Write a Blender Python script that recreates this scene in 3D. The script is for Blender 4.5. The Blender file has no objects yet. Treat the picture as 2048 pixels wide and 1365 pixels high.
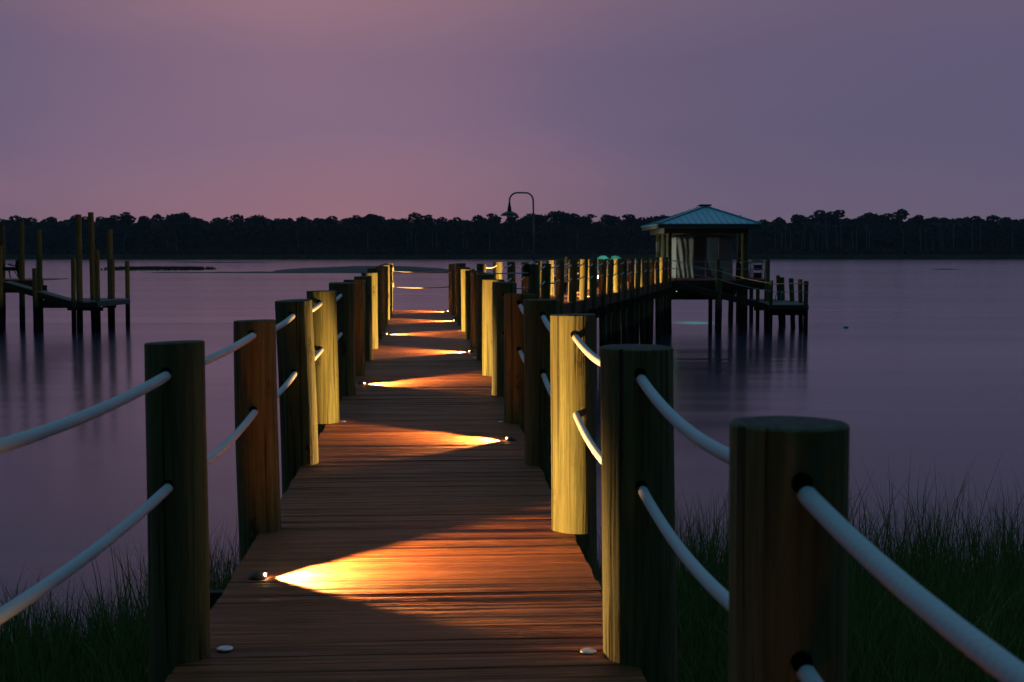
import bpy, math, random
from math import sin, cos, pi, radians, atan, tan, sqrt, exp
from mathutils import Vector, noise
R = random.Random(11)
S = bpy.context.scene
COL = S.collection

# ------------------------------------------------------------------ camera
F = 2550.0; TILT = atan((682.5 - 507) / F); CH = 1.253
cam = bpy.data.cameras.new('camera'); co = bpy.data.objects.new('camera', cam); COL.objects.link(co)
co.location = (0, 0, CH); co.rotation_euler = (pi / 2 - TILT, 0, 0)
cam.sensor_width = 36; cam.lens = F / 2048 * 36; cam.clip_start = .05; cam.clip_end = 20000
cam.dof.use_dof = True; cam.dof.focus_distance = 14; cam.dof.aperture_fstop = 9
S.camera = co

# ------------------------------------------------------------------ sky, sun, exposure
S.view_settings.view_transform = 'Standard'; S.view_settings.look = 'None'
S.view_settings.exposure = 0; S.view_settings.gamma = 1
world = bpy.data.worlds.new("World"); S.world = world; world.use_nodes = True
W = world.node_tree; W.nodes.clear()
def wn(t, **k):
    n = W.nodes.new(t)
    for a, b in k.items(): setattr(n, a, b)
    return n
def wl(a, b): W.links.new(a, b)
def wmath(op, a, b=None, clamp=False):
    n = wn('ShaderNodeMath', operation=op, use_clamp=clamp)
    for i, v in enumerate((a, b)):
        if v is None: continue
        if hasattr(v, 'node'): wl(v, n.inputs[i])
        else: n.inputs[i].default_value = v
    return n.outputs[0]
def wmix(f, a, b, mode='MIX'):
    n = wn('ShaderNodeMix', data_type='RGBA', blend_type=mode)
    for i, v in ((0, f), (6, a), (7, b)):
        if hasattr(v, 'node'): wl(v, n.inputs[i])
        else: n.inputs[i].default_value = v
    return n.outputs[2]
tc = wn('ShaderNodeTexCoord'); sx = wn('ShaderNodeSeparateXYZ'); wl(tc.outputs['Generated'], sx.inputs[0])
X, Y, Z = sx.outputs
mp = wn('ShaderNodeMapping'); mp.inputs['Scale'].default_value = (2.2, 2.2, 7); wl(tc.outputs['Generated'], mp.inputs[0])
nz = wn('ShaderNodeTexNoise'); nz.inputs['Scale'].default_value = 1.3; nz.inputs['Detail'].default_value = 3; wl(mp.outputs[0], nz.inputs[0])
def ramp(fac, stops):
    n = wn('ShaderNodeValToRGB'); wl(fac, n.inputs[0]); el = n.color_ramp.elements
    while len(el) < len(stops): el.new(.5)
    for e, (p, c) in zip(el, stops): e.position = p; e.color = (*c, 1)
    return n.outputs[0]
zz = wmath('ADD', Z, wmath('MULTIPLY', wmath('SUBTRACT', nz.outputs[0], .5), .05))
# glow side (centre-left of the view) and cool side of the dusk sky, by height above the horizon
warm = ramp(zz, [(0, (.375, .172, .180)), (.03, (.290, .150, .192)), (.09, (.215, .134, .208)), (.15, (.215, .130, .200)), (.205, (.29, .155, .195)), (.3, (.17, .155, .27)), (.40, (.11, .16, .27)), (.55, (.085, .15, .225)), (1, (.07, .175, .25))])
cool = ramp(zz, [(0, (.170, .118, .168)), (.03, (.130, .104, .168)), (.09, (.102, .091, .165)), (.15, (.106, .090, .165)), (.205, (.132, .098, .162)), (.3, (.12, .14, .26)), (.40, (.09, .15, .26)), (.55, (.08, .145, .22)), (1, (.07, .175, .25))])
az = wn('ShaderNodeMath', operation='ARCTAN2'); wl(X, az.inputs[0]); wl(Y, az.inputs[1])
dv = wmath('ADD', az.outputs[0], .15)
wob = wmath('MULTIPLY', wmath('SUBTRACT', nz.outputs[0], .5), .22)
dv = wmath('ADD', dv, wob)
g = wmath('POWER', 2.718, wmath('MULTIPLY', wmath('MULTIPLY', dv, dv), -22.0))
front = wmix(g, cool, warm)
# small pink cloud low at the far left
nc = wn('ShaderNodeTexNoise'); nc.inputs['Scale'].default_value = 26; nc.inputs['Detail'].default_value = 4; wl(tc.outputs['Generated'], nc.inputs[0])
ca = wmath('ADD', az.outputs[0], .405); ce = wmath('SUBTRACT', Z, .044)
cd = wmath('ADD', wmath('MULTIPLY', wmath('MULTIPLY', ca, ca), 900.), wmath('MULTIPLY', wmath('MULTIPLY', ce, ce), 9000.))
cf = wmath('MULTIPLY', wmath('POWER', 2.718, wmath('MULTIPLY', cd, -1.)), wmath('MULTIPLY', nc.outputs[0], .7), True)
front = wmix(cf, front, (.33, .15, .20, 1))
# the sky behind the camera is already night blue
bk = wn('ShaderNodeMapRange'); bk.inputs['From Min'].default_value = .55; bk.inputs['From Max'].default_value = -.35; wl(Y, bk.inputs[0])
back = ramp(Z, [(0, (.0012, .0022, .003)), (.30, (.0015, .004, .006)), (.6, (.006, .026, .038)), (1, (.04, .17, .26))])
allsky = wmix(bk.outputs[0], front, back)
below = wn('ShaderNodeMapRange'); below.inputs['From Min'].default_value = -.001; below.inputs['From Max'].default_value = -.02; wl(Z, below.inputs[0])
allsky = wmix(below.outputs[0], allsky, (.01, .012, .018, 1))
bg = wn('ShaderNodeBackground'); wl(allsky, bg.inputs[0]); bg.inputs[1].default_value = 1.09
sky = wn('ShaderNodeTexSky'); sky.sky_type = 'NISHITA'; sky.sun_disc = False
sky.sun_elevation = radians(-3.5); sky.sun_rotation = radians(-6); sky.air_density = 2; sky.dust_density = 3
bg2 = wn('ShaderNodeBackground'); wl(sky.outputs[0], bg2.inputs[0]); bg2.inputs[1].default_value = .05
ad = wn('ShaderNodeAddShader'); wl(bg.outputs[0], ad.inputs[0]); wl(bg2.outputs[0], ad.inputs[1])
wo = wn('ShaderNodeOutputWorld'); wl(ad.outputs[0], wo.inputs[0])
S.cycles.max_bounces = 5; S.cycles.diffuse_bounces = 3; S.cycles.glossy_bounces = 3; S.cycles.transmission_bounces = 2
S.cycles.sample_clamp_indirect = 4; S.cycles.caustics_reflective = False; S.cycles.caustics_refractive = False

# ------------------------------------------------------------------ measuring helpers
def ray(px, py):
    u = (px - 1024) / F; v = (682.5 - py) / F
    return Vector((u, cos(TILT) + sin(TILT) * v, -sin(TILT) + cos(TILT) * v))
def at(px, py, Yd):
    d = ray(px, py); return Vector((0, 0, CH)) + d * (Yd / d.y)
def gnd(px, py, z=0):
    d = ray(px, py); return Vector((0, 0, CH)) + d * ((z - CH) / d.z)
WZ = -2.35

# ------------------------------------------------------------------ materials
def mat(name, base=(.5, .5, .5), rough=.7, metal=0, spec=.5):
    m = bpy.data.materials.new(name); m.use_nodes = True
    b = m.node_tree.nodes['Principled BSDF']
    b.inputs['Base Color'].default_value = (*base, 1); b.inputs['Roughness'].default_value = rough
    b.inputs['Metallic'].default_value = metal; b.inputs['Specular IOR Level'].default_value = spec
    return m
class NT:
    def __init__(s, m): s.t = m.node_tree; s.b = s.t.nodes['Principled BSDF']
    def n(s, t, **k):
        n = s.t.nodes.new(t)
        for a, b in k.items(): setattr(n, a, b)
        return n
    def l(s, a, b): s.t.links.new(a, b)
    def set(s, n, i, v):
        if v is None: return
        if hasattr(v, 'node'): s.l(v, n.inputs[i])
        else: n.inputs[i].default_value = v
    def math(s, op, a, b=None, clamp=False):
        n = s.n('ShaderNodeMath', operation=op, use_clamp=clamp); s.set(n, 0, a); s.set(n, 1, b); return n.outputs[0]
    def mix(s, f, a, b, mode='MIX'):
        n = s.n('ShaderNodeMix', data_type='RGBA', blend_type=mode); s.set(n, 0, f)
        s.set(n, 6, (*a, 1) if isinstance(a, tuple) else a); s.set(n, 7, (*b, 1) if isinstance(b, tuple) else b); return n.outputs[2]
    def map(s, vec, scale, loc=(0, 0, 0)):
        n = s.n('ShaderNodeMapping'); s.l(vec, n.inputs[0]); n.inputs['Scale'].default_value = scale; n.inputs['Location'].default_value = loc; return n.outputs[0]
    def noise(s, vec, scale=1, detail=3, rough=.5, dist=0):
        n = s.n('ShaderNodeTexNoise'); s.l(vec, n.inputs[0]); n.inputs['Scale'].default_value = scale
        n.inputs['Detail'].default_value = detail; n.inputs['Roughness'].default_value = rough; n.inputs['Distortion'].default_value = dist; return n.outputs[0]
    def rng(s, v, a, b, c=0., d=1.):
        n = s.n('ShaderNodeMapRange'); s.set(n, 0, v); n.inputs[1].default_value = a; n.inputs[2].default_value = b
        n.inputs[3].default_value = c; n.inputs[4].default_value = d; return n.outputs[0]
    def bump(s, h, strength=.3, dist=.01, prev=None):
        n = s.n('ShaderNodeBump'); s.l(h, n.inputs['Height']); n.inputs['Strength'].default_value = strength; n.inputs['Distance'].default_value = dist
        if prev is not None: s.l(prev, n.inputs['Normal'])
        s.l(n.outputs[0], s.b.inputs['Normal']); return n.outputs[0]

def pile_material():
    m = mat('treated_pile_wood', rough=.8, spec=.25); N = NT(m)
    tc = N.n('ShaderNodeTexCoord'); oi = N.n('ShaderNodeObjectInfo'); geo = N.n('ShaderNodeNewGeometry')
    off = N.n('ShaderNodeVectorMath', operation='ADD'); N.l(tc.outputs['Object'], off.inputs[0])
    cmb = N.n('ShaderNodeCombineXYZ'); rr = N.math('MULTIPLY', oi.outputs['Random'], 37.); N.l(rr, cmb.inputs[0]); N.l(rr, cmb.inputs[2]); N.l(cmb.outputs[0], off.inputs[1])
    P = off.outputs[0]
    grain = N.noise(N.map(P, (38, 38, 1.6)), 1, 5, .6, .6)
    broad = N.noise(N.map(P, (6, 6, .9)), 1, 3, .5, .4)
    crack = N.rng(N.noise(N.map(P, (46, 46, .7)), 1, 2, .5), .33, .38)
    c = N.mix(N.rng(grain, .3, .7), (.080, .088, .036), (.29, .29, .115))
    c = N.mix(N.rng(broad, .42, .75), c, (.19, .165, .065))
    hue = N.n('ShaderNodeMapRange'); N.l(oi.outputs['Random'], hue.inputs[0]); hue.inputs[3].default_value = .0; hue.inputs[4].default_value = .40
    c = N.mix(hue.outputs[0], c, (.065, .068, .042))
    c = N.mix(N.math('SUBTRACT', 1., crack), c, (.045, .035, .02))
    fine = N.noise(N.map(P, (120, 120, 2.2)), 1, 4, .7)
    c = N.mix(N.rng(fine, .5, .72), c, (.10, .095, .045))
    st = N.rng(N.noise(N.map(P, (16, 16, 1.3)), 1, 4, .6, .8), .55, .72)
    c = N.mix(N.math('MULTIPLY', st, .55), c, (.24, .17, .075))
    # knots
    vo = N.n('ShaderNodeTexVoronoi'); N.l(N.map(P, (7, 7, 2.4)), vo.inputs[0]); vo.inputs['Scale'].default_value = 1
    kn = N.math('MULTIPLY', N.rng(vo.outputs['Distance'], .24, .10), N.rng(N.noise(N.map(P, (60, 60, 30)), 1, 2), .35, .6))
    c = N.mix(kn, c, (.05, .035, .015))
    # blotches of mildew
    bl = N.rng(N.noise(P, 14, 5, .7), .52, .60)
    bl2 = N.rng(N.noise(P, 2.1, 2), .5, .62)
    c = N.mix(N.math('MULTIPLY', N.math('MULTIPLY', bl, bl2), .45), c, (.10, .115, .055))
    # wet algae and barnacles below the tide line
    sp = N.n('ShaderNodeSeparateXYZ'); N.l(geo.outputs['Position'], sp.inputs[0])
    tz = N.math('ADD', sp.outputs[2], N.math('MULTIPLY', N.noise(P, 5, 3), .35))
    c = N.mix(N.rng(tz, -.95, -1.15), c, (.012, .013, .011))
    # weathered grey saw-cut end grain
    sn = N.n('ShaderNodeSeparateXYZ'); N.l(geo.outputs['True Normal'], sn.inputs[0])
    rw = N.noise(P, 60, 4, .7); end = N.mix(N.rng(rw, .35, .7), (.035, .033, .027), (.14, .135, .11))
    c = N.mix(N.rng(sn.outputs[2], .80, .86), c, end)
    N.l(c, N.b.inputs['Base Color'])
    h = N.math('ADD', grain, N.math('MULTIPLY', crack, 1.2))
    N.bump(N.math('ADD', h, fine), .8, .006)
    return m
def deck_material():
    m = mat('red_brown_decking', rough=.5, spec=.18); N = NT(m)
    uv = N.n('ShaderNodeUVMap'); geo = N.n('ShaderNodeNewGeometry'); rd = geo.outputs['Random Per Island']
    cmb = N.n('ShaderNodeCombineXYZ'); N.l(N.math('MULTIPLY', rd, 91.), cmb.inputs[0]); N.l(N.math('MULTIPLY', rd, 53.), cmb.inputs[1])
    off = N.n('ShaderNodeVectorMath', operation='ADD'); N.l(uv.outputs[0], off.inputs[0]); N.l(cmb.outputs[0], off.inputs[1]); P = off.outputs[0]
    grain = N.noise(N.map(P, (1.6, 130, 1)), 1, 5, .65, .3)
    coarse = N.noise(N.map(P, (.9, 34, 1)), 1, 3, .5, .3)
    spots = N.rng(N.noise(N.map(P, (9, 34, 1)), 1, 4, .6), .62, .70)
    c = N.mix(N.rng(grain, .32, .68), (.27, .080, .036), (.66, .235, .078))
    c = N.mix(N.rng(coarse, .35, .75), c, (.36, .095, .042))
    c = N.mix(N.math('MULTIPLY', rd, .5), c, (.26, .085, .045))
    c = N.mix(N.math('MULTIPLY', spots, .5), c, (.28, .20, .15))
    line = N.rng(N.noise(N.map(P, (.5, 60, 1), (3, 7, 0)), 1, 2), .36, .30)
    c = N.mix(line, c, (.028, .012, .008))
    N.l(c, N.b.inputs['Base Color'])
    N.l(N.rng(N.noise(N.map(P, (3, 20, 1)), 1, 3), .3, .7, .38, .66), N.b.inputs['Roughness'])
    N.bump(N.math('ADD', N.math('ADD', grain, N.math('MULTIPLY', coarse, 1.6)), N.math('MULTIPLY', line, -1.)), 1.0, .014)
    return m
def plain_wood(name, a, b, rough=.75):
    m = mat(name, rough=rough, spec=.3); N = NT(m); uv = N.n('ShaderNodeUVMap')
    gr = N.noise(N.map(uv.outputs[0], (1.5, 60, 1)), 1, 4, .6)
    N.l(N.mix(N.rng(gr, .3, .7), a, b), N.b.inputs['Base Color']); N.bump(gr, .4, .003); return m
def rope_material(name, base, twist, dark=.55):
    m = mat(name, rough=.9, spec=.2); N = NT(m); uv = N.n('ShaderNodeUVMap'); s = N.n('ShaderNodeSeparateXYZ'); N.l(uv.outputs[0], s.inputs[0])
    ph = N.math('ADD', N.math('MULTIPLY', s.outputs[0], twist), N.math('MULTIPLY', s.outputs[1], 2 * pi * 3))
    w1 = N.math('SINE', ph)
    ph2 = N.math('SUBTRACT', N.math('MULTIPLY', s.outputs[0], twist), N.math('MULTIPLY', s.outputs[1], 2 * pi * 3))
    w2 = N.math('SINE', ph2)
    h = N.math('MAXIMUM', w1, w2) if name != 'twisted_rope' else w1
    fz = N.noise(N.map(uv.outputs[0], (60, 9, 1)), 4, 4, .7)
    c = N.mix(N.rng(h, -1, 1), tuple(v * dark for v in base), base)
    c = N.mix(N.rng(fz, .35, .7), tuple(v * .85 for v in base), c)
    N.l(c, N.b.inputs['Base Color']); N.bump(N.math('ADD', N.math('MULTIPLY', h, .4), fz), .35, .002); return m
def noisy(name, a, b, scale=8, rough=.6, metal=0, spec=.4, bump=.15, dist=.01):
    m = mat(name, rough=rough, metal=metal, spec=spec); N = NT(m); tc = N.n('ShaderNodeTexCoord')
    n = N.noise(tc.outputs['Object'], scale, 4, .6)
    N.l(N.mix(N.rng(n, .3, .7), a, b), N.b.inputs['Base Color'])
    if bump: N.bump(n, bump, dist)
    return m
def emit(name, c, s):
    m = bpy.data.materials.new(name); m.use_nodes = True; b = m.node_tree.nodes['Principled BSDF']
    b.inputs['Emission Color'].default_value = (*c, 1); b.inputs['Emission Strength'].default_value = s; return m
M_PILE = pile_material(); M_DECK = deck_material()
M_FASC = plain_wood('red_brown_fascia_wood', (.075, .028, .02), (.14, .055, .035))
M_BEAM = plain_wood('dark_framing_wood', (.03, .028, .022), (.075, .065, .045))
M_GREY = plain_wood('grey_weathered_wood', (.10, .10, .095), (.22, .21, .19))
M_TAN = plain_wood('tan_fascia_wood', (.12, .11, .08), (.22, .20, .15))
M_ROPE = rope_material('braided_dock_rope', (.70, .73, .77), 300, .84)
M_TWIST = rope_material('twisted_rope', (.60, .50, .38), 330, .3)
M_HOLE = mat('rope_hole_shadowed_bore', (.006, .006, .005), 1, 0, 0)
M_STUD = noisy('brushed_aluminium', (.55, .55, .56), (.7, .7, .7), 40, .35, .8)
M_BRASS = noisy('aged_brass', (.07, .05, .03), (.14, .10, .05), 40, .5, .5)
M_LENS = emit('lit_warm_lens', (1, .62, .25), 90)
M_BLACK = noisy('black_painted_metal', (.006, .006, .007), (.014, .014, .016), 20, .5)
M_POLE = noisy('galvanised_pipe', (.30, .34, .36), (.42, .46, .48), 12, .45, .3)
M_SHADE = noisy('dark_green_enamel', (.010, .030, .028), (.02, .05, .045), 20, .35)
M_WHITE = noisy('white_painted_surface', (.55, .56, .57), (.72, .72, .70), 9, .6)
M_TEAL = noisy('teal_plastic_lumber', (.05, .36, .30), (.08, .45, .38), 20, .5)
M_DARKTARP = noisy('dark_tarpaulin', (.020, .024, .03), (.045, .05, .058), 3, .8, 0, .3, .5, .05)

# ------------------------------------------------------------------ mesh builder
class MB:
    def __init__(s): s.v = []; s.f = []; s.uv = []; s.sm = []
    def quad(s, pts, uvs=None, smooth=False):
        i = len(s.v); s.v += [tuple(p) for p in pts]; s.f.append(tuple(range(i, i + len(pts))))
        s.uv.append(uvs or [(0, 0)] * len(pts)); s.sm.append(smooth)
    def obox(s, c, ax, ay, az, hx, hy, hz, bev=.0):
        c = Vector(c); ax, ay, az = Vector(ax).normalized(), Vector(ay).normalized(), Vector(az).normalized()
        L = [hx, hy, hz]; k = L.index(max(L)); base = len(s.v); o1, o2 = R.random() * 5, R.random() * 5
        P = lambda i, j, l: c + ax * (hx * i) + ay * (hy * j) + az * (hz * l)
        s.v += [tuple(P(i, j, l)) for i in (-1, 1) for j in (-1, 1) for l in (-1, 1)]
        co_ = [(i * hx, j * hy, l * hz) for i in (-1, 1) for j in (-1, 1) for l in (-1, 1)]
        for f in ((0, 1, 3, 2), (4, 6, 7, 5), (0, 4, 5, 1), (2, 3, 7, 6), (0, 2, 6, 4), (1, 5, 7, 3)):
            s.f.append(tuple(base + q for q in f))
            u = []
            for q in f:
                p = co_[q]; oth = [p[a] for a in range(3) if a != k]; u.append((p[k] + o1, oth[0] + oth[1] * 1.37 + o2))
            s.uv.append(u); s.sm.append(False)
    def box(s, x0, x1, y0, y1, z0, z1):
        s.obox(((x0 + x1) / 2, (y0 + y1) / 2, (z0 + z1) / 2), (1, 0, 0), (0, 1, 0), (0, 0, 1), abs(x1 - x0) / 2, abs(y1 - y0) / 2, abs(z1 - z0) / 2)
    def bar(s, a, b, w, h, up=(0, 0, 1)):
        a, b = Vector(a), Vector(b); d = (b - a); L = d.length; d.normalize(); side = d.cross(Vector(up))
        if side.length < 1e-4: side = Vector((1, 0, 0))
        side.normalize(); u = side.cross(d); s.obox((a + b) / 2, d, side, u, L / 2, w / 2, h / 2)
    def tube(s, pts, r, seg=10, closed_ends=True):
        pts = [Vector(p) for p in pts]; n = len(pts); rs = r if isinstance(r, (list, tuple)) else [r] * n; rings = []; u = 0
        d0 = (pts[1] - pts[0]).normalized(); nrm = d0.orthogonal().normalized()
        for i, p in enumerate(pts):
            d = (pts[min(i + 1, n - 1)] - pts[max(i - 1, 0)]).normalized()
            nrm = (nrm - d * nrm.dot(d)).normalized(); bi = d.cross(nrm); base = len(s.v)
            if i: u += (p - pts[i - 1]).length
            for k in range(seg):
                a = 2 * pi * k / seg; s.v.append(tuple(p + nrm * cos(a) * rs[i] + bi * sin(a) * rs[i]))
            rings.append((base, u))
        for i in range(n - 1):
            b0, u0 = rings[i]; b1, u1 = rings[i + 1]
            for k in range(seg):
                k2 = (k + 1) % seg; s.f.append((b0 + k, b0 + k2, b1 + k2, b1 + k))
                v0, v1 = k / seg, (k + 1) / seg; s.uv.append([(u0, v0), (u0, v1), (u1, v1), (u1, v0)]); s.sm.append(True)
        if closed_ends:
            for b, rev in ((rings[0][0], True), (rings[-1][0], False)):
                f = [b + k for k in range(seg)]
                if rev: f.reverse()
                s.f.append(tuple(f)); s.uv.append([(0, 0)] * seg); s.sm.append(False)
    def lathe(s, prof, c=(0, 0, 0), seg=20, flat=()):
        c = Vector(c); rings = []
        for r, z in prof:
            rings.append(len(s.v)); s.v += [(c.x + r * cos(2 * pi * k / seg), c.y + r * sin(2 * pi * k / seg), c.z + z) for k in range(seg)]
        for i in range(len(prof) - 1):
            for k in range(seg):
                k2 = (k + 1) % seg; s.f.append((rings[i] + k, rings[i] + k2, rings[i + 1] + k2, rings[i + 1] + k)); s.uv.append([(0, 0)] * 4); s.sm.append(i not in flat)
        s.f.append(tuple(rings[0] + k for k in reversed(range(seg)))); s.uv.append([(0, 0)] * seg); s.sm.append(False)
        s.f.append(tuple(rings[-1] + k for k in range(seg))); s.uv.append([(0, 0)] * seg); s.sm.append(False)
    def mesh(s, name, m):
        me = bpy.data.meshes.new(name); me.from_pydata(s.v, [], s.f)
        ul = me.uv_layers.new(name='UVMap'); flat = []
        for u in s.uv:
            for a in u: flat += [a[0], a[1]]
        ul.data.foreach_set('uv', flat); me.polygons.foreach_set('use_smooth', s.sm); me.materials.append(m); me.update(); return me
    def build(s, name, m, parent=None, loc=None):
        o = bpy.data.objects.new(name, s.mesh(name, m)); COL.objects.link(o)
        if parent is not None: o.parent = parent
        if loc is not None: o.location = loc
        return o
def tag(o, label=None, cat=None, group=None, kind=None):
    if label: o['label'] = label
    if cat: o['category'] = cat
    if group: o['group'] = group
    if kind: o['kind'] = kind
    return o
def empty(name, loc=(0, 0, 0), rz=0):
    o = bpy.data.objects.new(name, None); COL.objects.link(o); o.location = loc; o.rotation_euler = (0, 0, rz); return o
ORD = ['first', 'second', 'third', 'fourth', 'fifth', 'sixth', 'seventh', 'eighth', 'ninth', 'tenth', 'eleventh', 'twelfth', 'thirteenth', 'fourteenth', 'fifteenth', 'sixteenth', 'seventeenth', 'eighteenth', 'nineteenth', 'twentieth']

# ------------------------------------------------------------------ setting: water, ground, banks
def grid(name, m, x0, x1, y0, y1, nx, ny, zf, kind='structure', label=None):
    b = MB(); b.v = [(x0 + (x1 - x0) * i / nx, y0 + (y1 - y0) * j / ny, zf(x0 + (x1 - x0) * i / nx, y0 + (y1 - y0) * j / ny)) for j in range(ny + 1) for i in range(nx + 1)]
    for j in range(ny):
        for i in range(nx):
            a = j * (nx + 1) + i; b.f.append((a, a + 1, a + nx + 2, a + nx + 1)); b.uv.append([(0, 0)] * 4); b.sm.append(True)
    o = b.build(name, m); return tag(o, label, None, None, kind)
mw = mat('still_dusk_water', (.014, .028, .060), .17, 0, .5); N = NT(mw); mw.node_tree.nodes['Principled BSDF'].inputs['IOR'].default_value = 1.38; mw.node_tree.nodes['Principled BSDF'].inputs['Specular Tint'].default_value = (.80, .93, 1, 1)
geo = N.n('ShaderNodeNewGeometry')
n1 = N.noise(N.map(geo.outputs['Position'], (.010, .085, 1)), 1, 4, .55, .3)
n2 = N.noise(N.map(geo.outputs['Position'], (.9, 5.5, 1)), 1, 3, .6, .2)
N.l(N.rng(n1, .35, .65, .145, .21), N.b.inputs['Roughness'])
bA = N.bump(n1, 1., .13); N.bump(n2, .06, .02, bA)
grid('water', mw, -1500, 1500, -60, 1300, 4, 4, lambda x, y: WZ)
M_MUD = noisy('dark_marsh_mud', (.018, .016, .012), (.05, .042, .03), .9, .8, 0, .4, .4, .05)
def gz(x, y):
    e = .12 * noise.noise(Vector((x * .25, y * .25, 3)))
    t = max(0, min(1, (14.2 - y + 1.6 * noise.noise(Vector((x * .3, 0, 8))) + (1.5 if x > 0 else 0)) / 8))
    return -2.75 + .6 * t + e * .6
grid('ground', M_MUD, -60, 60, -60, 40, 120, 100, gz)
grid('riverbed', M_MUD, -1500, 1500, -62, 1300, 8, 8, lambda x, y: -4.2)
M_SAND = noisy('wet_sand', (.05, .052, .045), (.10, .10, .085), .35, .8, 0, .3, .4, .2)
def bank(name, cx, cy, lx, ly, h, seed):
    def zf(x, y):
        dx, dy = (x - cx) / lx, (y - cy) / ly
        r = sqrt(dx * dx + dy * dy) + .22 * noise.noise(Vector((x * .06 + seed, y * .05, 0)))
        return WZ - .25 + (h + .25) * max(0, 1 - r * r) + (.08 * noise.noise(Vector((x * .3, y * .12, seed))) if r < .95 else -.1)
    return grid(name, M_SAND, cx - lx * 1.25, cx + lx * 1.25, cy - ly * 1.25, cy + ly * 1.25, 90, 24, zf)
bank('sandbar', -28, 257, 23, 27, 1.05, 1)
bank('sandbar', -42, 236, 42, 6, .22, 2)
bank('sandbar', -12, 236, 12, 8, .28, 3)
bank('sandbar', -78, 280, 13, 14, .4, 4)
bank('sandbar', 96, 283, 6.5, 3, .2, 5)
bank('sandbar', 84, 520, 18, 5, .22, 6)
bank('sandbar', 122, 560, 20, 5, .22, 7)
bank('sandbar', -110, 480, 30, 9, .3, 8)
FY = 765
M_FAR = noisy('far_marsh_ground', (.035, .035, .02), (.06, .055, .03), .05, .9, 0, .2, 0)
def fz(x, y):
    t = y - (FY + 6 * noise.noise(Vector((x * .02, 1, 1))))
    return (min(15, max(0, (t - 108) * .5))) + WZ - .4 + (1.25 * min(1, max(0, t / 6)) if t < 40 else 1.25 + min(4, (t - 40) * .03)) + .1 * noise.noise(Vector((x * .1, y * .1, 0)))
grid('far_shore', M_FAR, -1500, 1500, FY - 12, 1300, 300, 40, fz)

# far marsh grass strip (nobody could count it)
def blade_strip(b, x, y, z, h, w, lean, bend, ang):
    ca, sa = cos(ang), sin(ang); pr = None
    for k in range(4):
        t = k / 3; cx_ = x + lean[0] * t * t * h + bend * t ** 3 * h; cy_ = y + lean[1] * t * t * h; zz_ = z + h * t * (1 - .08 * t * abs(bend)); ww = w * (1 - t) ** .7 * .5 + .0006
        cur = ((cx_ - ca * ww, cy_ - sa * ww, zz_), (cx_ + ca * ww, cy_ + sa * ww, zz_))
        if pr: b.quad([pr[0], pr[1], cur[1], cur[0]])
        pr = cur
M_FGR = noisy('olive_marsh_grass', (.12, .115, .045), (.22, .19, .08), .04, .9, 0, .2, 0)
b = MB()
for i in range(16000):
    x = R.uniform(-420, 420); y = FY + R.uniform(-1, 26) ** 1.0 + 5 * noise.noise(Vector((x * .02, 1, 1))); z = max(fz(x, y), WZ)
    h = R.uniform(1.1, 2.1); a = R.uniform(-.5, .5); w = R.uniform(.8, 2.2)
    b.quad([(x - w, y + a, z - .1), (x + w, y - a, z - .1), (x + w * .7, y - a, z + h * R.uniform(.7, 1)), (x - w * .5, y + a, z + h)])
tag(b.build('marsh_grass', M_FGR), 'low olive marsh grass lining the far shore below the forest', 'marsh grass', None, 'stuff')
b = MB()
for i in range(2500):
    u, v = R.gauss(0, .42), R.gauss(0, .42)
    if abs(u) > 1 or abs(v) > 1: continue
    x, y = -77.5 + u * 11, 280 + v * 11; h = R.uniform(.25, .75)
    b.quad([(x - .25, y, WZ - .1), (x + .25, y + .1, WZ - .1), (x + .15, y, WZ + h), (x - .1, y, WZ + h * .9)])
tag(b.build('marsh_grass', M_FGR), 'small island of marsh grass on the water behind the left dock', 'marsh grass', None, 'stuff')

# ------------------------------------------------------------------ near marsh grass
M_GR = mat('green_cordgrass', (.05, .09, .02), .7, 0, .3); N = NT(M_GR); geo = N.n('ShaderNodeNewGeometry')
rr = geo.outputs['Random Per Island']; N.l(N.mix(rr, (.06, .15, .026), (.30, .32, .10)), N.b.inputs['Base Color'])
b = MB()
def blade(x, y, h):
    z = gz(x, y) - .03; a = R.uniform(0, pi); w = R.uniform(.008, .017)
    lean = (R.gauss(0, .10), R.gauss(0, .10)); bend = R.gauss(0, .16)
    base = len(b.v); ca, sa = cos(a), sin(a)
    for k in range(5):
        t = k / 4; cx_ = x + lean[0] * t * h + bend * t ** 3 * h; cy_ = y + lean[1] * t * h; zz_ = z + h * t * (1 - .3 * abs(bend) * t * t); ww = w * (1 - t) ** .7 * .5 + .0004
        b.v += [(cx_ - ca * ww, cy_ - sa * ww, zz_), (cx_ + ca * ww, cy_ + sa * ww, zz_)]
        if k: q = base + 2 * k; b.f.append((q - 2, q - 1, q + 1, q)); b.uv.append([(0, 0)] * 4); b.sm.append(True)
def tufts(n, x0, x1, y0, y1, hf, per=14, spread=.10, dens=None):
    for i in range(n):
        cx_, cy_ = R.uniform(x0, x1), R.uniform(y0, y1)
        if dens and R.random() > dens(cx_, cy_): continue
        H = hf(cx_, cy_) * R.uniform(.75, 1.12)
        for k in range(R.randint(per // 2, per)): blade(cx_ + R.gauss(0, spread), cy_ + R.gauss(0, spread), H * R.uniform(.45, 1.05))
tufts(2300, -6.5, -.6, 7.4, 11.4, lambda x, y: .62 if x < -3.2 else .75, dens=lambda x, y: 1 if y < 10.6 + .8 * noise.noise(Vector((x, 0, 0))) else .5)
tufts(110, -4.6, -2.2, 11.2, 12.8, lambda x, y: .75 if x < -3.4 else 1.0, 5, .06)
tufts(160, -3.6, -2.1, 10.6, 13.5, lambda x, y: 1.25, 13, .10); tufts(300, -5.2, -2.4, 9.6, 11.6, lambda x, y: .95, 13, .10)
tufts(3400, .4, 9.0, 7.4, 13.6, lambda x, y: .95, 15)
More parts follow.
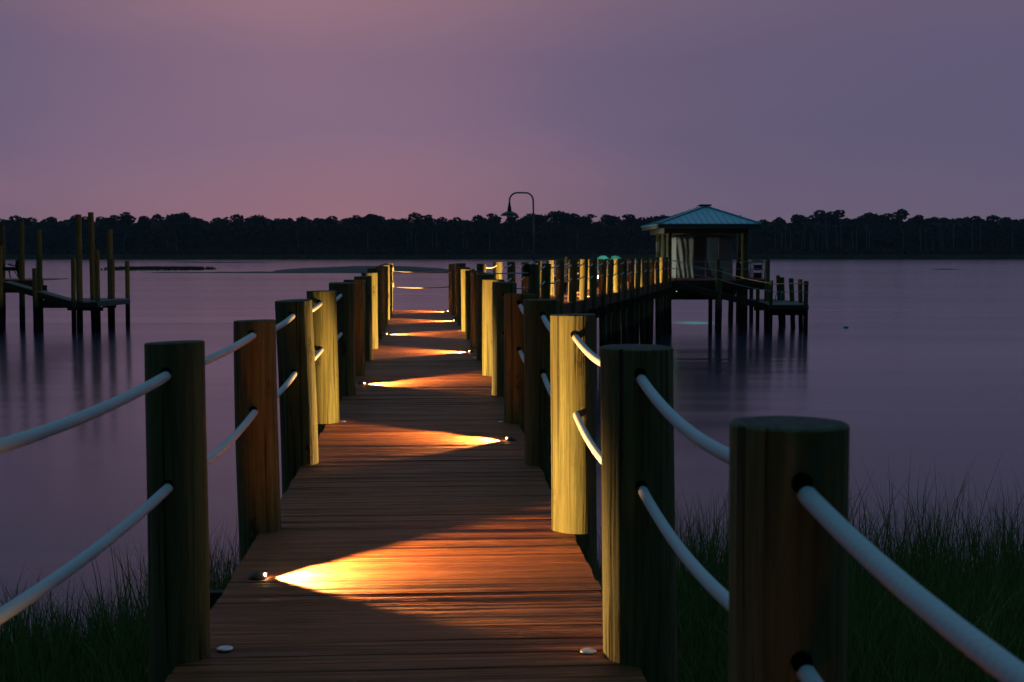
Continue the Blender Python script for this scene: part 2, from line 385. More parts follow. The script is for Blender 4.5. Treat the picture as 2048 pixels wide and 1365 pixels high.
tufts(620, 1.2, 9.0, 12.8, 15.4, lambda x, y: 1.3 + .25 * noise.noise(Vector((x * 1.3, 0, 5))), 12, .10, dens=lambda x, y: .7 + .5 * noise.noise(Vector((x * 1.1, y, 2))))
tufts(150, 1.8, 8.0, 12.6, 14.5, lambda x, y: 1.75, 7, .12)
tag(b.build('marsh_grass', M_GR), 'dark green cordgrass growing at the water edge around the near boardwalk', 'marsh grass', None, 'stuff')

# ------------------------------------------------------------------ far forest
def leafmat(name, a, b_):
    m = mat(name, a, .85, 0, .15); N = NT(m); geo = N.n('ShaderNodeNewGeometry'); oi = N.n('ShaderNodeObjectInfo')
    f = N.math('ADD', N.math('MULTIPLY', geo.outputs['Random Per Island'], .6), N.math('MULTIPLY', oi.outputs['Random'], .5), True)
    N.l(N.mix(f, a, b_), N.b.inputs['Base Color']); return m
M_LEAF = leafmat('pine_foliage', (.014, .026, .022), (.045, .07, .055))
M_LEAF2 = leafmat('oak_foliage', (.016, .03, .024), (.06, .085, .06))
M_TR = noisy('dark_bark', (.05, .045, .045), (.10, .095, .095), 3, .9, 0, .2, 0)
M_PALE = noisy('pale_grey_bark', (.15, .17, .19), (.30, .32, .35), 3, .85, 0, .2, 0)
def clump(b, c, rad, n, sz, rr_):
    for i in range(n):
        while True:
            p = Vector((rr_.uniform(-1, 1), rr_.uniform(-1, 1), rr_.uniform(-1, 1)))
            if p.length <= 1: break
        p = p.normalized() * p.length ** .5
        q = Vector(c) + Vector((p.x * rad[0], p.y * rad[0], p.z * rad[1]))
        n_ = Vector((rr_.gauss(0, 1), rr_.gauss(0, 1), rr_.gauss(0, 1))).normalized(); t = n_.orthogonal().normalized(); bt = n_.cross(t); s1 = sz * rr_.uniform(.5, 1.2)
        b.quad([q + t * s1, q + bt * s1 * .7, q - t * s1, q - bt * s1 * .7])
def tree_proto(kind, seed):
    rr_ = random.Random(seed); cb = MB(); tb = MB()
    H = 20.0
    if kind == 'pine':
        n = rr_.randint(13, 17); R0 = rr_.uniform(3.2, 4.6)
        for i in range(n):
            t = i / n; a = i * 2.4 + rr_.random(); r = R0 * (1 - .55 * t) * rr_.uniform(.35, .9); z = H * (.45 + .50 * t) + rr_.uniform(-.5, .5)
            c = (r * cos(a), r * sin(a), z); clump(cb, c, (rr_.uniform(1.5, 2.4), rr_.uniform(.8, 1.4)), 110, .58, rr_)
            tb.tube([(0, 0, z - 1.8), (c[0] * .6, c[1] * .6, z - .5), c], [.14, .09, .04], 5)
    elif kind == 'umbrella':
        for i in range(8):
            a = i * 2.4; r = rr_.uniform(.6, 2.6); z = H * rr_.uniform(.86, .95)
            c = (r * cos(a), r * sin(a), z); clump(cb, c, (rr_.uniform(1.2, 2.0), rr_.uniform(.5, .9)), 75, .36, rr_)
            tb.tube([(0, 0, z - 3.0), (c[0] * .6, c[1] * .6, z - .8), c], [.14, .1, .05], 5)
    else:
        for i in range(17):
            a = i * 2.4; t = rr_.random(); r = 4.6 * sqrt(rr_.random()) * (1 - .5 * t); z = H * (.32 + .60 * t)
            c = (r * cos(a), r * sin(a), z); clump(cb, c, (rr_.uniform(2.0, 2.9), rr_.uniform(1.5, 2.2)), 105, .6, rr_)
        tb.tube([(0, 0, 6), (1.6, .6, 11), (2.4, 1, 14)], [.2, .14, .06], 5); tb.tube([(0, 0, 5), (-1.7, .3, 10), (-2.6, 0, 14)], [.2, .14, .06], 5)
    k1, k2 = rr_.uniform(-.5, .5), rr_.uniform(-.5, .5)
    tb.tube([(0, 0, -1), (k1 * .3, 0, 5), (k1, k2, 11), (0, 0, H * .93)], [.34, .28, .22, .08], 7)
    return cb.mesh('crown', M_LEAF2 if kind == 'oak' else M_LEAF), tb.mesh('trunk', M_TR)
P_PINE = [tree_proto('pine', s) for s in (1, 2, 3, 4)]; P_UMB = [tree_proto('umbrella', s) for s in (21, 22, 23)]; P_OAK = [tree_proto('oak', s) for s in (31, 32, 33)]
def tree(px, topy, Yd, proto, name, label, group, widen=1.0):
    p = at(px, topy, Yd); z0 = fz(p.x, Yd); sc = (p.z - z0) / (20 * .97)
    e = empty(name, (p.x, Yd, z0), R.uniform(0, 6.28)); e.scale = (sc * widen, sc * widen, sc)
    for nm, me in (('crown', proto[0]), ('trunk', proto[1])):
        o = bpy.data.objects.new(nm, me); COL.objects.link(o); o.parent = e
    return tag(e, label, 'tree', group)
SKY = [(0, 440), (30, 434), (60, 438), (100, 437), (150, 433), (175, 437), (205, 437), (225, 434), (255, 428), (290, 434), (318, 432), (358, 430), (395, 437), (440, 438), (476, 432), (515, 435), (545, 441), (575, 439), (605, 437), (640, 439), (660, 434), (690, 440), (710, 434), (735, 430), (755, 434), (785, 440), (830, 429), (858, 433), (885, 438), (915, 438), (955, 434), (990, 431), (1020, 434), (1050, 436), (1075, 432), (1117, 424), (1142, 430), (1170, 433), (1220, 434), (1262, 433), (1290, 437), (1315, 435),
       (1340, 436), (1380, 436), (1430, 436), (1470, 436), (1530, 441), (1557, 438), (1600, 432), (1640, 424), (1669, 423), (1700, 439), (1720, 435), (1745, 428), (1768, 431), (1803, 422), (1830, 432), (1862, 439), (1895, 438), (1925, 440), (1955, 434), (1985, 434), (2015, 438), (2045, 441)]
UMB = set()
for px, ty in SKY:
    um = px in UMB
    pr = R.choice(P_UMB) if um else R.choice(P_PINE + P_OAK + P_OAK)
    side = 'left of the lamp post' if px < 1060 else 'right of the shed roof' if px > 1520 else 'between the lamp post and the shed'
    lab = ('flat topped pine above the far tree line, ' if um else 'tall dark pine forming the far skyline, ') + side
    tree(px + R.uniform(-3, 3), ty - 2, R.uniform(835, 870), pr, 'pine_tree', lab, 'pines above the tree line ' + side + (' (flat topped)' if um else ''), R.uniform(1.15, 1.5) if not um else 1.0)
for row, (Yd, n, lo, hi) in enumerate(((868, 105, 437, 447), (852, 92, 443, 456), (832, 74, 458, 484))):
    for i in range(n):
        px = -160 + 2360 * (i + R.uniform(.1, .9)) / n
        pr = R.choice(P_OAK + (P_PINE if row < 2 else []))
        tree(px, R.uniform(lo, hi), Yd + R.uniform(-7, 7), pr, 'forest_tree', ['dark tree in the rear rank of the far forest', 'dark tree in the middle rank of the far forest', 'low dark tree in the front rank of the far forest'][row], ['rear', 'middle', 'front'][row] + ' rank forest trees', R.uniform(1.25, 1.6))
b = MB(); rr_ = random.Random(9)
for i in range(80000):
    x = rr_.uniform(-420, 420); y = rr_.uniform(812, 862); top = 20.5 + 2.5 * noise.noise(Vector((x * .04, 0, 0))) if y > 824 else 3.5 + 2.5 * noise.noise(Vector((x * .09, 4, 0)))
    q = Vector((x, y, -1 + (top + 1) * rr_.random() ** .9)); n_ = Vector((rr_.gauss(0, 1), rr_.gauss(0, 1), rr_.gauss(0, 1))).normalized(); t = n_.orthogonal().normalized(); bt = n_.cross(t); s1 = rr_.uniform(.7, 1.7)
    b.quad([q + t * s1, q + bt * s1 * .7, q - t * s1, q - bt * s1 * .7])
tag(b.build('forest_undergrowth', M_LEAF), 'dark tangled undergrowth along the foot of the far forest', 'undergrowth', None, 'stuff')
# bare pale trunks in front of the forest: (px, top y, base y)
SN = [(335, 478, 496), (352, 468, 496), (250, 466, 490), (594, 458, 478), (736, 463, 480), (822, 461, 494), (830, 470, 494), (865, 462, 496), (873, 466, 496), (815, 476, 494), (925, 462, 488), (933, 476, 496), (980, 460, 482), (1045, 470, 500), (1156, 466, 494),
      (1502, 455, 488), (1551, 455, 492), (1570, 452, 490), (1564, 466, 486), (1581, 460, 488), (1610, 446, 488), (1605, 472, 488), (1637, 462, 500), (1651, 440, 490), (1646, 460, 494), (1657, 458, 490), (1672, 448, 488), (1681, 448, 498), (1622, 468, 488), (1626, 474, 490), (1704, 466, 484), (1713, 460, 484), (1733, 449, 480), (1738, 458, 486), (1840, 452, 494), (1852, 452, 492), (1880, 448, 482), (1886, 458, 492), (1907, 446, 472), (1945, 450, 474), (1961, 447, 474), (2025, 464, 496), (1806, 465, 480), (1866, 480, 490), (1700, 488, 498)]
for i, (px, ty, by) in enumerate(SN):
    Y0 = 818 + R.uniform(-2, 2); a = at(px + R.uniform(-2, 3), by + 14, Y0); t_ = at(px, ty, Y0); b = MB(); w = R.uniform(.22, .34)
    mid = (a + t_) / 2 + Vector((R.uniform(-.5, .5), 0, 0)); z0 = fz(a.x, Y0); a.z = min(a.z, z0 - .2) if a.z < 2 else a.z
    a.z = z0 - .3
    b.tube([a, a.lerp(mid, .5), mid, mid.lerp(t_, .6), t_], [w, w * .9, w * .8, w * .6, w * .25], 6)
    if R.random() < .5:
        j = mid.lerp(t_, R.uniform(.3, .8)); b.tube([j, j + Vector((R.choice((-1, 1)) * 1.0, 0, 1.6))], [w * .4, .05], 5)
    tag(b.build('bare_tree_trunk', M_PALE), 'slim bare pale trunk standing out against the dark far forest' + (' left of the shed' if px < 1300 else ' right of the shed'), 'tree', 'bare pale trunks ' + ('left' if px < 1300 else 'right') + ' of the shed')

# ------------------------------------------------------------------ piles
def pile_mesh(H, r, seed, seg=28, dz=.16, taper=.012, slant=.0):
    rr_ = random.Random(seed); b = MB(); n = max(4, int(H / dz)); rings = []; so = rr_.uniform(0, 50); oval = rr_.uniform(-.03, .03); oa = rr_.uniform(0, pi); sd = rr_.uniform(0, 6.28)
    prof = [i / n * (H - .03) for i in range(n + 1)] + [H - .004, H]; n += 1
    for i, z in enumerate(prof):
        rad = r * (1 + taper * (1 - z / H) * H * .6)
        if z == H: rad -= .004
        rings.append(len(b.v))
        bx = .012 * noise.noise(Vector((so, z * .7, 0))); by = .012 * noise.noise(Vector((so + 9, z * .7, 0)))
        for k in range(seg):
            a = 2 * pi * k / seg; q = rad * (1 + oval * cos(2 * (a - oa)) + .036 * noise.noise(Vector((so + 1.3 * cos(a), 1.3 * sin(a), z * .9))) + .020 * noise.noise(Vector((so + 5 * cos(a), 5 * sin(a), z * 1.5))))
            b.v.append((bx + q * cos(a), by + q * sin(a), z + (slant * rad * cos(a - sd) if i >= n else 0)))
    for i in range(len(prof) - 1):
        for k in range(seg):
            k2 = (k + 1) % seg; b.f.append((rings[i] + k, rings[i] + k2, rings[i + 1] + k2, rings[i + 1] + k)); b.uv.append([(0, 0)] * 4); b.sm.append(i < n - 1)
    c = len(b.v); b.v.append((0, 0, H + .002))
    for k in range(seg): b.f.append((rings[-1] + k, rings[-1] + (k + 1) % seg, c)); b.uv.append([(0, 0)] * 3); b.sm.append(False)
    return b
PS = [100]
def pile(x, y, ztop, r, label, group, top=None, zbot=-3.3, name='dock_pile', seg=28, slant=.03, cat='pile', m=None, zref=0):
    """x,y is the centre at height zref; top (x,y) may lean away from it"""
    PS[0] += 1; H = ztop - zbot; b = pile_mesh(H, r, PS[0], seg, .16 if seg > 20 else .3, .012 if seg > 20 else .006, slant)
    lx, ly = (0, 0) if top is None else ((top[0] - x) / (ztop - zref), (top[1] - y) / (ztop - zref))
    x0, y0 = x + lx * (zbot - zref), y + ly * (zbot - zref)
    b.v = [(vx + lx * vz, vy + ly * vz, vz) for vx, vy, vz in b.v]
    o = b.build(name, m or M_PILE, None, (x0, y0, zbot)); tag(o, label, cat, group); o['_lean'] = (lx, ly)
    return o
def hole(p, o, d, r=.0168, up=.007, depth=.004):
    """black stub painted as the shade of a drilled hole around a rope: a child of the pile"""
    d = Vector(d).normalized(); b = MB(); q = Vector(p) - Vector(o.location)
    b.tube([q + Vector((0, 0, up)), q + Vector((0, 0, up)) + d * (depth + .0125)], r, 14); b.build('rope_hole_shade', M_HOLE, o)

# ------------------------------------------------------------------ main boardwalk
EDG = [(1365, 336, 1284), (1130, 480, 1175), (935, 605, 1080), (820, 670, 1017), (700, 745, 956), (640, 772, 915), (622, 781, 905)]
CP = []
for py, l, r_ in EDG: p = gnd((l + r_) / 2, py); CP.append((p.y, p.x))
import numpy as np
ys = np.array([c[0] for c in CP]); xs = np.array([c[1] for c in CP]); pf = np.polyfit(ys, xs, 2)
def cx(y): return float(np.polyval(pf, y))
def cdx(y): return float(np.polyval(np.polyder(pf), y))
def ctr(s): return Vector((cx(s), s, 0))
def cdir(s): return Vector((cdx(s), 1, 0)).normalized()
HW = .70; BW = .1435; TH = .034
def board(b, c, d, hw, w, z, seg=8, jit=.006):
    d = Vector(d).normalized(); sd = Vector((d.y, -d.x, 0)); l0, l1 = -hw + R.uniform(-jit, jit), hw + R.uniform(-jit, jit)
    cup = R.uniform(-.0025, .0040); tw = R.uniform(-.0025, .0025); dz = R.uniform(-.0012, .0012); bow = R.uniform(-.002, .002); tl = R.uniform(-.0018, .0018); o1, o2 = R.random() * 9, R.random() * 9
    cs = [(-w / 2, -TH), (-w / 2, -.004), (-w / 2 + .004, 0), (-w / 4, -cup * .7), (0, -cup), (w / 4, -cup * .7), (w / 2 - .004, 0), (w / 2, -.004), (w / 2, -TH)]
    if seg >= 3:
        K = 15; cs = [cs[0], cs[1]]
        for k in range(K):
            u = -1 + 2 * k / (K - 1); cs.append((u * (w / 2 - .004), -.0002 - cup * (1 - u * u) + tl * u - (R.uniform(0, .0030) if k % 2 else R.uniform(0, .0007)) - (.0012 if abs(u) == 1 else 0)))
        cs += [(w / 2, -.004), (w / 2, -TH)]
    if seg < 3: cs = [cs[0], cs[1], cs[2], cs[6], cs[7], cs[8]]
    n = len(cs); base = len(b.v)
    for i in range(seg + 1):
        t = i / seg; l = l0 + (l1 - l0) * t
        for a, h in cs:
            p = c + sd * l + d * a; tt = tw * (a / w) * (2 * t - 1) * 2 + bow * 4 * t * (1 - t)
            b.v.append((p.x, p.y, z + h + dz + (tt if h > -.02 else 0) + (R.uniform(-.00035, .00035) if seg > 3 and h > -.02 else 0)))
    for i in range(seg):
        for k in range(n):
            k2 = (k + 1) % n; q = base + i * n
            b.f.append((q + k, q + k2, q + n + k2, q + n + k)[::-1]); u0, u1 = (l1 - l0) * i / seg + o1, (l1 - l0) * (i + 1) / seg + o1
            v0, v1 = cs[k][0] + cs[k][1] + o2, cs[k2][0] + cs[k2][1] + o2; b.uv.append([(u0, v0), (u0, v1), (u1, v1), (u1, v0)][::-1]); b.sm.append(False)
    b.f.append(tuple(base + k for k in range(n))); b.uv.append([(o1, cs[k][0] + o2) for k in range(n)]); b.sm.append(False)
    q = base + seg * n; b.f.append(tuple(q + k for k in reversed(range(n)))); b.uv.append([(o1, cs[k][0] + o2) for k in reversed(range(n))]); b.sm.append(False)
PY = [3.91 + 1.84 * i for i in range(-3, 14)]     # pile pairs along the boardwalk
bw = empty('boardwalk', (cx(4), 4, 0)); tag(bw, 'long boardwalk of red brown cross planks running out over the water', 'boardwalk')
O = -Vector((cx(4), 4, 0))
b = MB(); s = -1.6; ENDY = 28.15
while s < ENDY: board(b, ctr(s) + O, cdir(s), HW + .004, BW - R.uniform(.002, .0055), 0, 12 if s < 15 else 2); s += BW
b.build('decking', M_DECK, bw)
for sdn in (-1, 0, 1):
    b = MB(); pts = [ctr(y) + O + Vector((cdir(y).y, -cdir(y).x, 0)) * sdn * (HW - .06) for y in np.linspace(-1.6, ENDY, 18)]
    for a, c in zip(pts[:-1], pts[1:]): b.bar(a + Vector((0, 0, -.13)), c + Vector((0, 0, -.13)), .045, .184)
    b.build('stringer', M_BEAM, bw)
for y in PY:
    d = cdir(y); sd = Vector((d.y, -d.x, 0)); c = ctr(y) + O
    b = MB(); b.bar(c - sd * .95 + Vector((0, -.14, -.36)), c + sd * .95 + Vector((0, -.14, -.36)), .05, .24); b.build('cross_beam', M_BEAM, bw)
# end fascia
RTOP = {-1: (1577, 845, .097), 0: (1272, 694, None), 1: (1146, 629, None), 2: (1084, 599.5, None), 3: (None, 588, None), 4: (None, 565, None), 5: (None, 559.5, None), 6: (None, 549, None), 7: (None, 545, None), 8: (None, 542, None), 9: (None, 538.5, None), 10: (None, 535, None), 11: (None, 527, None), 12: (None, 530.5, None), 13: (None, 528.5, None)}
LTOP = {0: (347, 684, None), 1: (511, 641, None), 2: (588, 601, None), 3: (643, 582, None), 4: (None, 566, None), 5: (None, 560, None), 6: (None, 553, None), 7: (None, 546, None), 8: (None, 537, None), 9: (None, 536, None), 10: (None, 533, None), 11: (None, 530.5, None), 12: (None, 529.5, None), 13: (None, 527.5, None)}
RAD = {(1, -1): .0965, (1, 0): .112, (1, 1): .103, (1, 2): .104, (1, 3): .115, (1, 4): .108, (-1, 0): .092, (-1, 1): .095, (-1, 2): .108, (-1, 3): .109, (-1, 4): .115}
BASEPX = {(1, -1): (1585, 1350), (1, 0): (1280, 1310), (1, 1): (1149, 1057), (1, 2): (1086, 925), (-1, 0): (357, 1305), (-1, 1): (519.5, 1062), (-1, 2): (600, 925), (-1, 3): (649, 845)}
CENT = {}
LOOKS = {(1, -1): 'brownish blurred pile closest to the camera, on the right of the boardwalk', (1, 0): 'thick dark pile with a lit yellow left edge, second from the camera on the right', (1, 1): 'brightly lit yellow pile with a rope shadow, third from the camera on the right',
         (1, 5): 'bright yellow lit pile partway along the right side of the boardwalk', (1, 9): 'narrow yellow lit pile near the far end of the right side', (-1, 0): 'thick dark pile closest to the camera on the left of the boardwalk', (-1, 3): 'olive lit blotchy pile, fourth from the camera on the left',
         (-1, 7): 'yellow lit pile, eighth from the camera on the left', (-1, 11): 'bright yellow lit pile third from the far end on the left', (-1, 13): 'golden lit end pile wrapped with rope at the far left corner of the boardwalk'}
for side, tops in ((1, RTOP), (-1, LTOP)):
    for i in range(-3, 14):
        y = 3.91 + 1.84 * i; d = cdir(y); sd = Vector((d.y, -d.x, 0)); c = ctr(y) + sd * side * .718
        if i not in tops and i < 0: 
            zt = .95
            if side == -1: c = c + Vector((-.09, 0, 0))
            tp = None
        else:
            px, py, _ = tops[i]; q = at(px or 1024, py, y); zt = q.z; tp = None
            if (side, i) in BASEPX:
                bp = at(BASEPX[(side, i)][0], BASEPX[(side, i)][1], y); c = Vector((bp.x, y, 0))
                tp = (q.x, y)
        r = RAD.get((side, i), .108 + R.uniform(-.006, .008)); CENT[(side, i)] = (c, tp, zt, r)
        idx = i + 2 if side == 1 else i + 1
        if i < (-1 if side == 1 else 0):
            lab = 'weathered pile beside the boardwalk behind the camera, %s side' % ('right' if side == 1 else 'left'); grp = 'piles behind the camera'
        else:
            lab = LOOKS.get((side, i), 'dark weathered pile beside the boardwalk, %s from the camera on the %s' % (ORD[idx - 1], 'right' if side == 1 else 'left')); grp = 'piles along the boardwalk'
        o = pile(c.x, y, zt, r, lab, grp, top=tp, slant=R.uniform(.0, .06), seg=32 if i < 6 else 20)
        for zr in (.89, .55):
            lx, ly = o['_lean']
            if -2 <= i <= 9: zr += .055 if (side, i) == (1, -1) and zr < .6 else 0; hole((c.x + lx * zr, y - r + .012, zr), o, (0, -1, 0), .0168, .0045)
        CENT[(side, i)] = (c, tuple(o['_lean']), zt, r); del o['_lean']; CENT[(side, i, 'o')] = o

# ------------------------------------------------------------------ ropes
def sag_rope(pts, sags, r, n=14):
    out = []
    for a, c, sg in zip(pts[:-1], pts[1:], sags):
        for k in range(n):
            t = k / n; p = Vector(a).lerp(Vector(c), t); p.z -= sg * 4 * t * (1 - t); out.append(p)
    out.append(Vector(pts[-1])); return out
for side, nm in ((1, 'right'), (-1, 'left')):
    for zr, lv in ((.89, 'upper'), (.55, 'lower')):
        pts = []
        for i in range(-3, 14):
            c, ln, zt, r = CENT[(side, i)]; h = zr + (.05 * max(0, (i - 6)) / 7) + (.055 if zr < .6 and i == -1 and side == 1 else 0)
            pts.append(Vector((c.x + ln[0] * h, c.y, h)))
        sg = [R.uniform(.045, .075) if side == 1 else R.uniform(.012, .035) for _ in pts]
        b = MB(); b.tube(sag_rope(pts, sg, .016), .0153, 14)
        tag(b.build('rope', M_ROPE), 'thick white rope threaded through the %s piles of the boardwalk, %s strand' % (nm, lv), 'rope', 'ropes of the boardwalk')
def straight_rope(a, c, label, r=.012, sag=.02, m=None, group=None):
    b = MB(); b.tube(sag_rope([a, c], [sag], r, 30), r, 8); return tag(b.build('rope', m or M_ROPE), label, 'rope', group)
cL, _, _, rL = CENT[(-1, 13)]; cR, _, _, rR = CENT[(1, 13)]
for py, lab in ((543, 'upper barrier rope across the far end of the boardwalk'), (574.5, 'lower barrier rope across the far end of the boardwalk, glowing orange')):
    z = at(850, py, 27.8).z; a = Vector((cL.x + rL, cL.y + .0, z)); c = Vector((cR.x - rR, cR.y, z))
    b = MB(); coil = []
    for k in range(0, 64):
        t = k / 64 * 3.3 * 2 * pi; coil.append((cL.x + (rL + .014) * cos(t), cL.y + (rL + .014) * sin(t), z + .10 - .10 * k / 64 + .015 * sin(t * .5)))
    b.tube(coil + sag_rope([Vector(coil[-1]), a.lerp(c, .08), c], [.0, .02], .012, 16), .0125, 8)
    tag(b.build('rope', M_TWIST), lab, 'rope', 'barrier ropes at the boardwalk end')

# ------------------------------------------------------------------ small fittings on the deck
def warm_spot(parent, loc, dirv, power, name='beam'):
    l = bpy.data.lights.new(name, 'SPOT'); l.energy = power; l.color = (1, .55, .16); l.spot_size = radians(99); l.spot_blend = .34; l.shadow_soft_size = .012
    o = bpy.data.objects.new(name, l); COL.objects.link(o); o.parent = parent; o.location = loc
    o.rotation_euler = Vector(dirv).to_track_quat('-Z', 'Y').to_euler(); return o
def deck_light(p, d, label, power=210, grp='lit deck lights along the boardwalk', up=.04):
    e = empty('deck_light', (p[0], p[1], .001)); tag(e, label, 'deck light', grp); d = Vector(d).normalized(); sd = Vector((d.y, -d.x, 0))
    b = MB(); b.lathe([(.034, 0), (.034, .003), (.028, .013), (.017, .023), (.006, .026)], seg=20); b.build('housing', M_BRASS, e)
    b = MB(); q = d * .030 + Vector((0, 0, .012)); b.obox(q, d, sd, (0, 0, 1), .004, .006, .004); b.build('lens', M_LENS, e)
    warm_spot(e, q + d * .0075 + Vector((0, 0, .032)), (d.x, d.y, up), power)
    return e
def across(y, side, f=0):   # from deck light on `side`, beam across towards the other side
    d = cdir(y); sd = Vector((d.y, -d.x, 0)); return ctr(y) + sd * side * (HW - .10), -sd * side + d * f
LT = [(1.25, 1, 'just in front of the camera on the right'), (4.89, -1, 'closest to the camera at the left edge, with the widest beam'), (8.47, 1, 'at the right edge, second nearest in view'), (12.2, -1, 'at the left edge, third nearest in view'), (16.1, 1, 'at the right edge, fourth nearest in view'), (19.7, -1, 'at the left edge, fifth nearest in view'), (23.5, 1, 'at the right edge near the far end'), (27.35, 1, 'at the right edge of the last planks')]
for y, side, tx in LT:
    p, d = across(y, side, -.05 if y == 8.47 else .05)
    deck_light(p, d, 'lit warm deck light ' + tx, 35 if y < 2 else 330 if y == 8.47 else 450)
def stud(x, y, label, grp='unlit round studs on the boardwalk'):
    b = MB(); b.lathe([(.026, 0), (.026, .002), (.022, .005), (.014, .007), (.004, .0075)], seg=20); tag(b.build('deck_stud', M_STUD, None, (x, y, .001)), label, 'deck stud', grp)
STN = ['nearest', 'second nearest', 'third nearest', 'fourth nearest']
for px, py, lab in ((450, 1299, 'round metal stud at the left edge, closest to the camera'), (1177, 1304, 'round metal stud at the right edge, closest to the camera'), (686, 844, 'small pale round stud by the olive lit pile on the left'), (1003, 845, 'small pale round stud at the right edge, second nearest'), (741, 717, 'tiny round stud at the left edge, third nearest'), (950, 716, 'tiny round stud at the right edge, third nearest'), (921, 662, 'tiny round stud at the right edge, fourth nearest')):
    p = gnd(px, py); stud(p.x, p.y, lab)

# ------------------------------------------------------------------ junction and second walkway
def clip_boards(b, poly, z, seg=2, bw_=BW):
    y = min(p[1] for p in poly) + bw_ / 2; top = max(p[1] for p in poly)
    while y < top:
        xs_ = []
        for (x0, y0), (x1, y1) in zip(poly, poly[1:] + poly[:1]):
            if (y0 - y) * (y1 - y) < 0: xs_.append(x0 + (x1 - x0) * (y - y0) / (y1 - y0))
        if len(xs_) >= 2: board(b, Vector(((min(xs_) + max(xs_)) / 2, y, 0)), (0, 1, 0), (max(xs_) - min(xs_)) / 2, bw_ - .005, z, seg)
        y += bw_
D2 = Vector((.2165, .976, 0)).normalized(); S2 = Vector((D2.y, -D2.x, 0)); R0 = Vector((.45, 27.8, 0))
def w2(s, off=0): return R0 + D2 * s + S2 * off     # off 0 = right pile row, -1.56 = left row
fw = empty('far_walkway', (0, 28, 0)); tag(fw, 'farther stretch of walkway bending right towards the shed on tall piles', 'boardwalk'); O2 = -Vector((0, 28, 0))
b = MB(); s = 0
while s < 34: board(b, w2(s, -.78) + O2, D2, .77, BW - .006, 0, 1); s += BW
ex = cx(27) + HW
clip_boards(b, [(x_ + O2.x, y_ + O2.y) for x_, y_ in ((ex + .03, 26.45), (.55, 27.0), (.55, 27.62), (-1.08, 27.98), (ex + .02, 28.1))], 0)
b.build('decking', M_DECK, fw)
for off, nm in ((.06, 'fascia_board'), (-.78, 'stringer'), (-1.62, 'fascia_board')):
    b = MB(); b.bar(w2(0, off - (0.08 if off > 0 else -.08 if off < -1 else 0)) + O2 + Vector((0, 0, -.175)), w2(34, off - (0.08 if off > 0 else -.08 if off < -1 else 0)) + O2 + Vector((0, 0, -.175)), .045, .27); b.build(nm, M_FASC if nm[0] == 'f' else M_BEAM, fw)
b = MB(); b.bar(Vector((ex + .03, 26.42, -.16)) + O2, Vector((.5, 26.97, -.16)) + O2, .045, .24); b.build('fascia_board', M_FASC, fw)
for k in range(0, 20):
    b = MB(); s = 1.71 * k; b.bar(w2(s - .13, .18) + O2 + Vector((0, 0, -.44)), w2(s - .13, -1.75) + O2 + Vector((0, 0, -.44)), .06, .25); b.build('cross_beam', M_BEAM, fw)
RT2 = [529, 527.5, 522, 519.7, 519, 521, 520.5, 520.5, 519.7, 520, 518, 517.5, 518.5, 517.5, 516.5, 516, 515.5, 515, 515.5]
RX2 = [1068, 1091, 1119, 1144.5, 1166.5, 1186.5, 1206, 1219.5, 1234.5, 1248, 1263.5, 1275, 1283.5, 1294, 1303.5, 1315, 1323, 1330.5, 1338]
RP = []; LP = []
for k in range(19):
    q = w2(1.71 * k); x = (RX2[k] - 1024) / F * q.y * .9985; zt = at(RX2[k], RT2[k], q.y).z
    lit = {4: 'yellow lit', 8: 'bright yellow lit', 12: 'yellow lit', 16: 'small golden lit'}.get(k)
    lab = 'thick dark corner pile carrying the lamp post' if k == 0 else ('%s near row pile of the far walkway, %s past the lamp pile' % (lit or 'dark', ORD[k - 1]))
    o = pile(x, q.y, zt, .118 if k == 0 else .108 + R.uniform(-.006, .008), lab, 'near row piles of the far walkway', slant=.02, seg=20, top=(x + R.uniform(-.03, .03), q.y)); RP.append((Vector((x, q.y, 0)), o)); del o['_lean']
for k in range(1, 18):
    q = w2(1.71 * k, -1.56); pxx = {1: 963, 2: 995, 3: 1024, 4: 1050, 5: 1076, 6: 1101}.get(k); x = q.x if pxx is None else (pxx - 1024) / F * q.y
    ty = {1: 528, 2: 524.5, 3: 524, 4: 525, 5: 522, 6: 521}.get(k, 519.5 - .2 * (k - 7)); zt = at(1024, ty, q.y).z
    lit = {2: 'golden lit', 6: 'golden lit', 10: 'golden lit', 14: 'golden lit'}.get(k)
    o = pile(x, q.y, zt, .108 + R.uniform(-.006, .006), '%s pile in the rear row of the far walkway, %s from the junction' % (lit or 'dark', ORD[k - 1]), 'rear row piles of the far walkway', slant=.02, seg=20, top=(x + R.uniform(-.02, .02), q.y)); LP.append((Vector((x, q.y, 0)), o)); del o['_lean']
for row, nm in ((RP, 'near'), (LP, 'rear')):
    for z, lv in ((.97, 'upper'), (.62, 'lower')):
        pts = [c + Vector((0, 0, z)) for c, _ in row]; b = MB(); b.tube(sag_rope(pts, [R.uniform(.04, .09) for _ in pts], .016, 8), .0175, 8)
        tag(b.build('rope', M_ROPE), 'pale rope through the %s row of the far walkway piles, %s strand' % (nm, lv), 'rope', 'ropes of the far walkway')
LPX = [(1.5, 0), (3.5, -1), (5.5, 0), (7.5, -1), (9.5, 0), (11.5, -1), (13.5, 0), (15.5, -1), (17.5, 0)]
for n_, (k, side) in enumerate(LPX):
    p = w2(1.71 * k, -.15 if side == 0 else -1.42); d = (-S2 if side == 0 else S2)
    deck_light(p, d + D2 * .03, 'lit warm deck light on the far walkway, %s from the junction, %s edge' % (ORD[n_], 'near' if side == 0 else 'rear'), 560, 'lit deck lights on the far walkway')
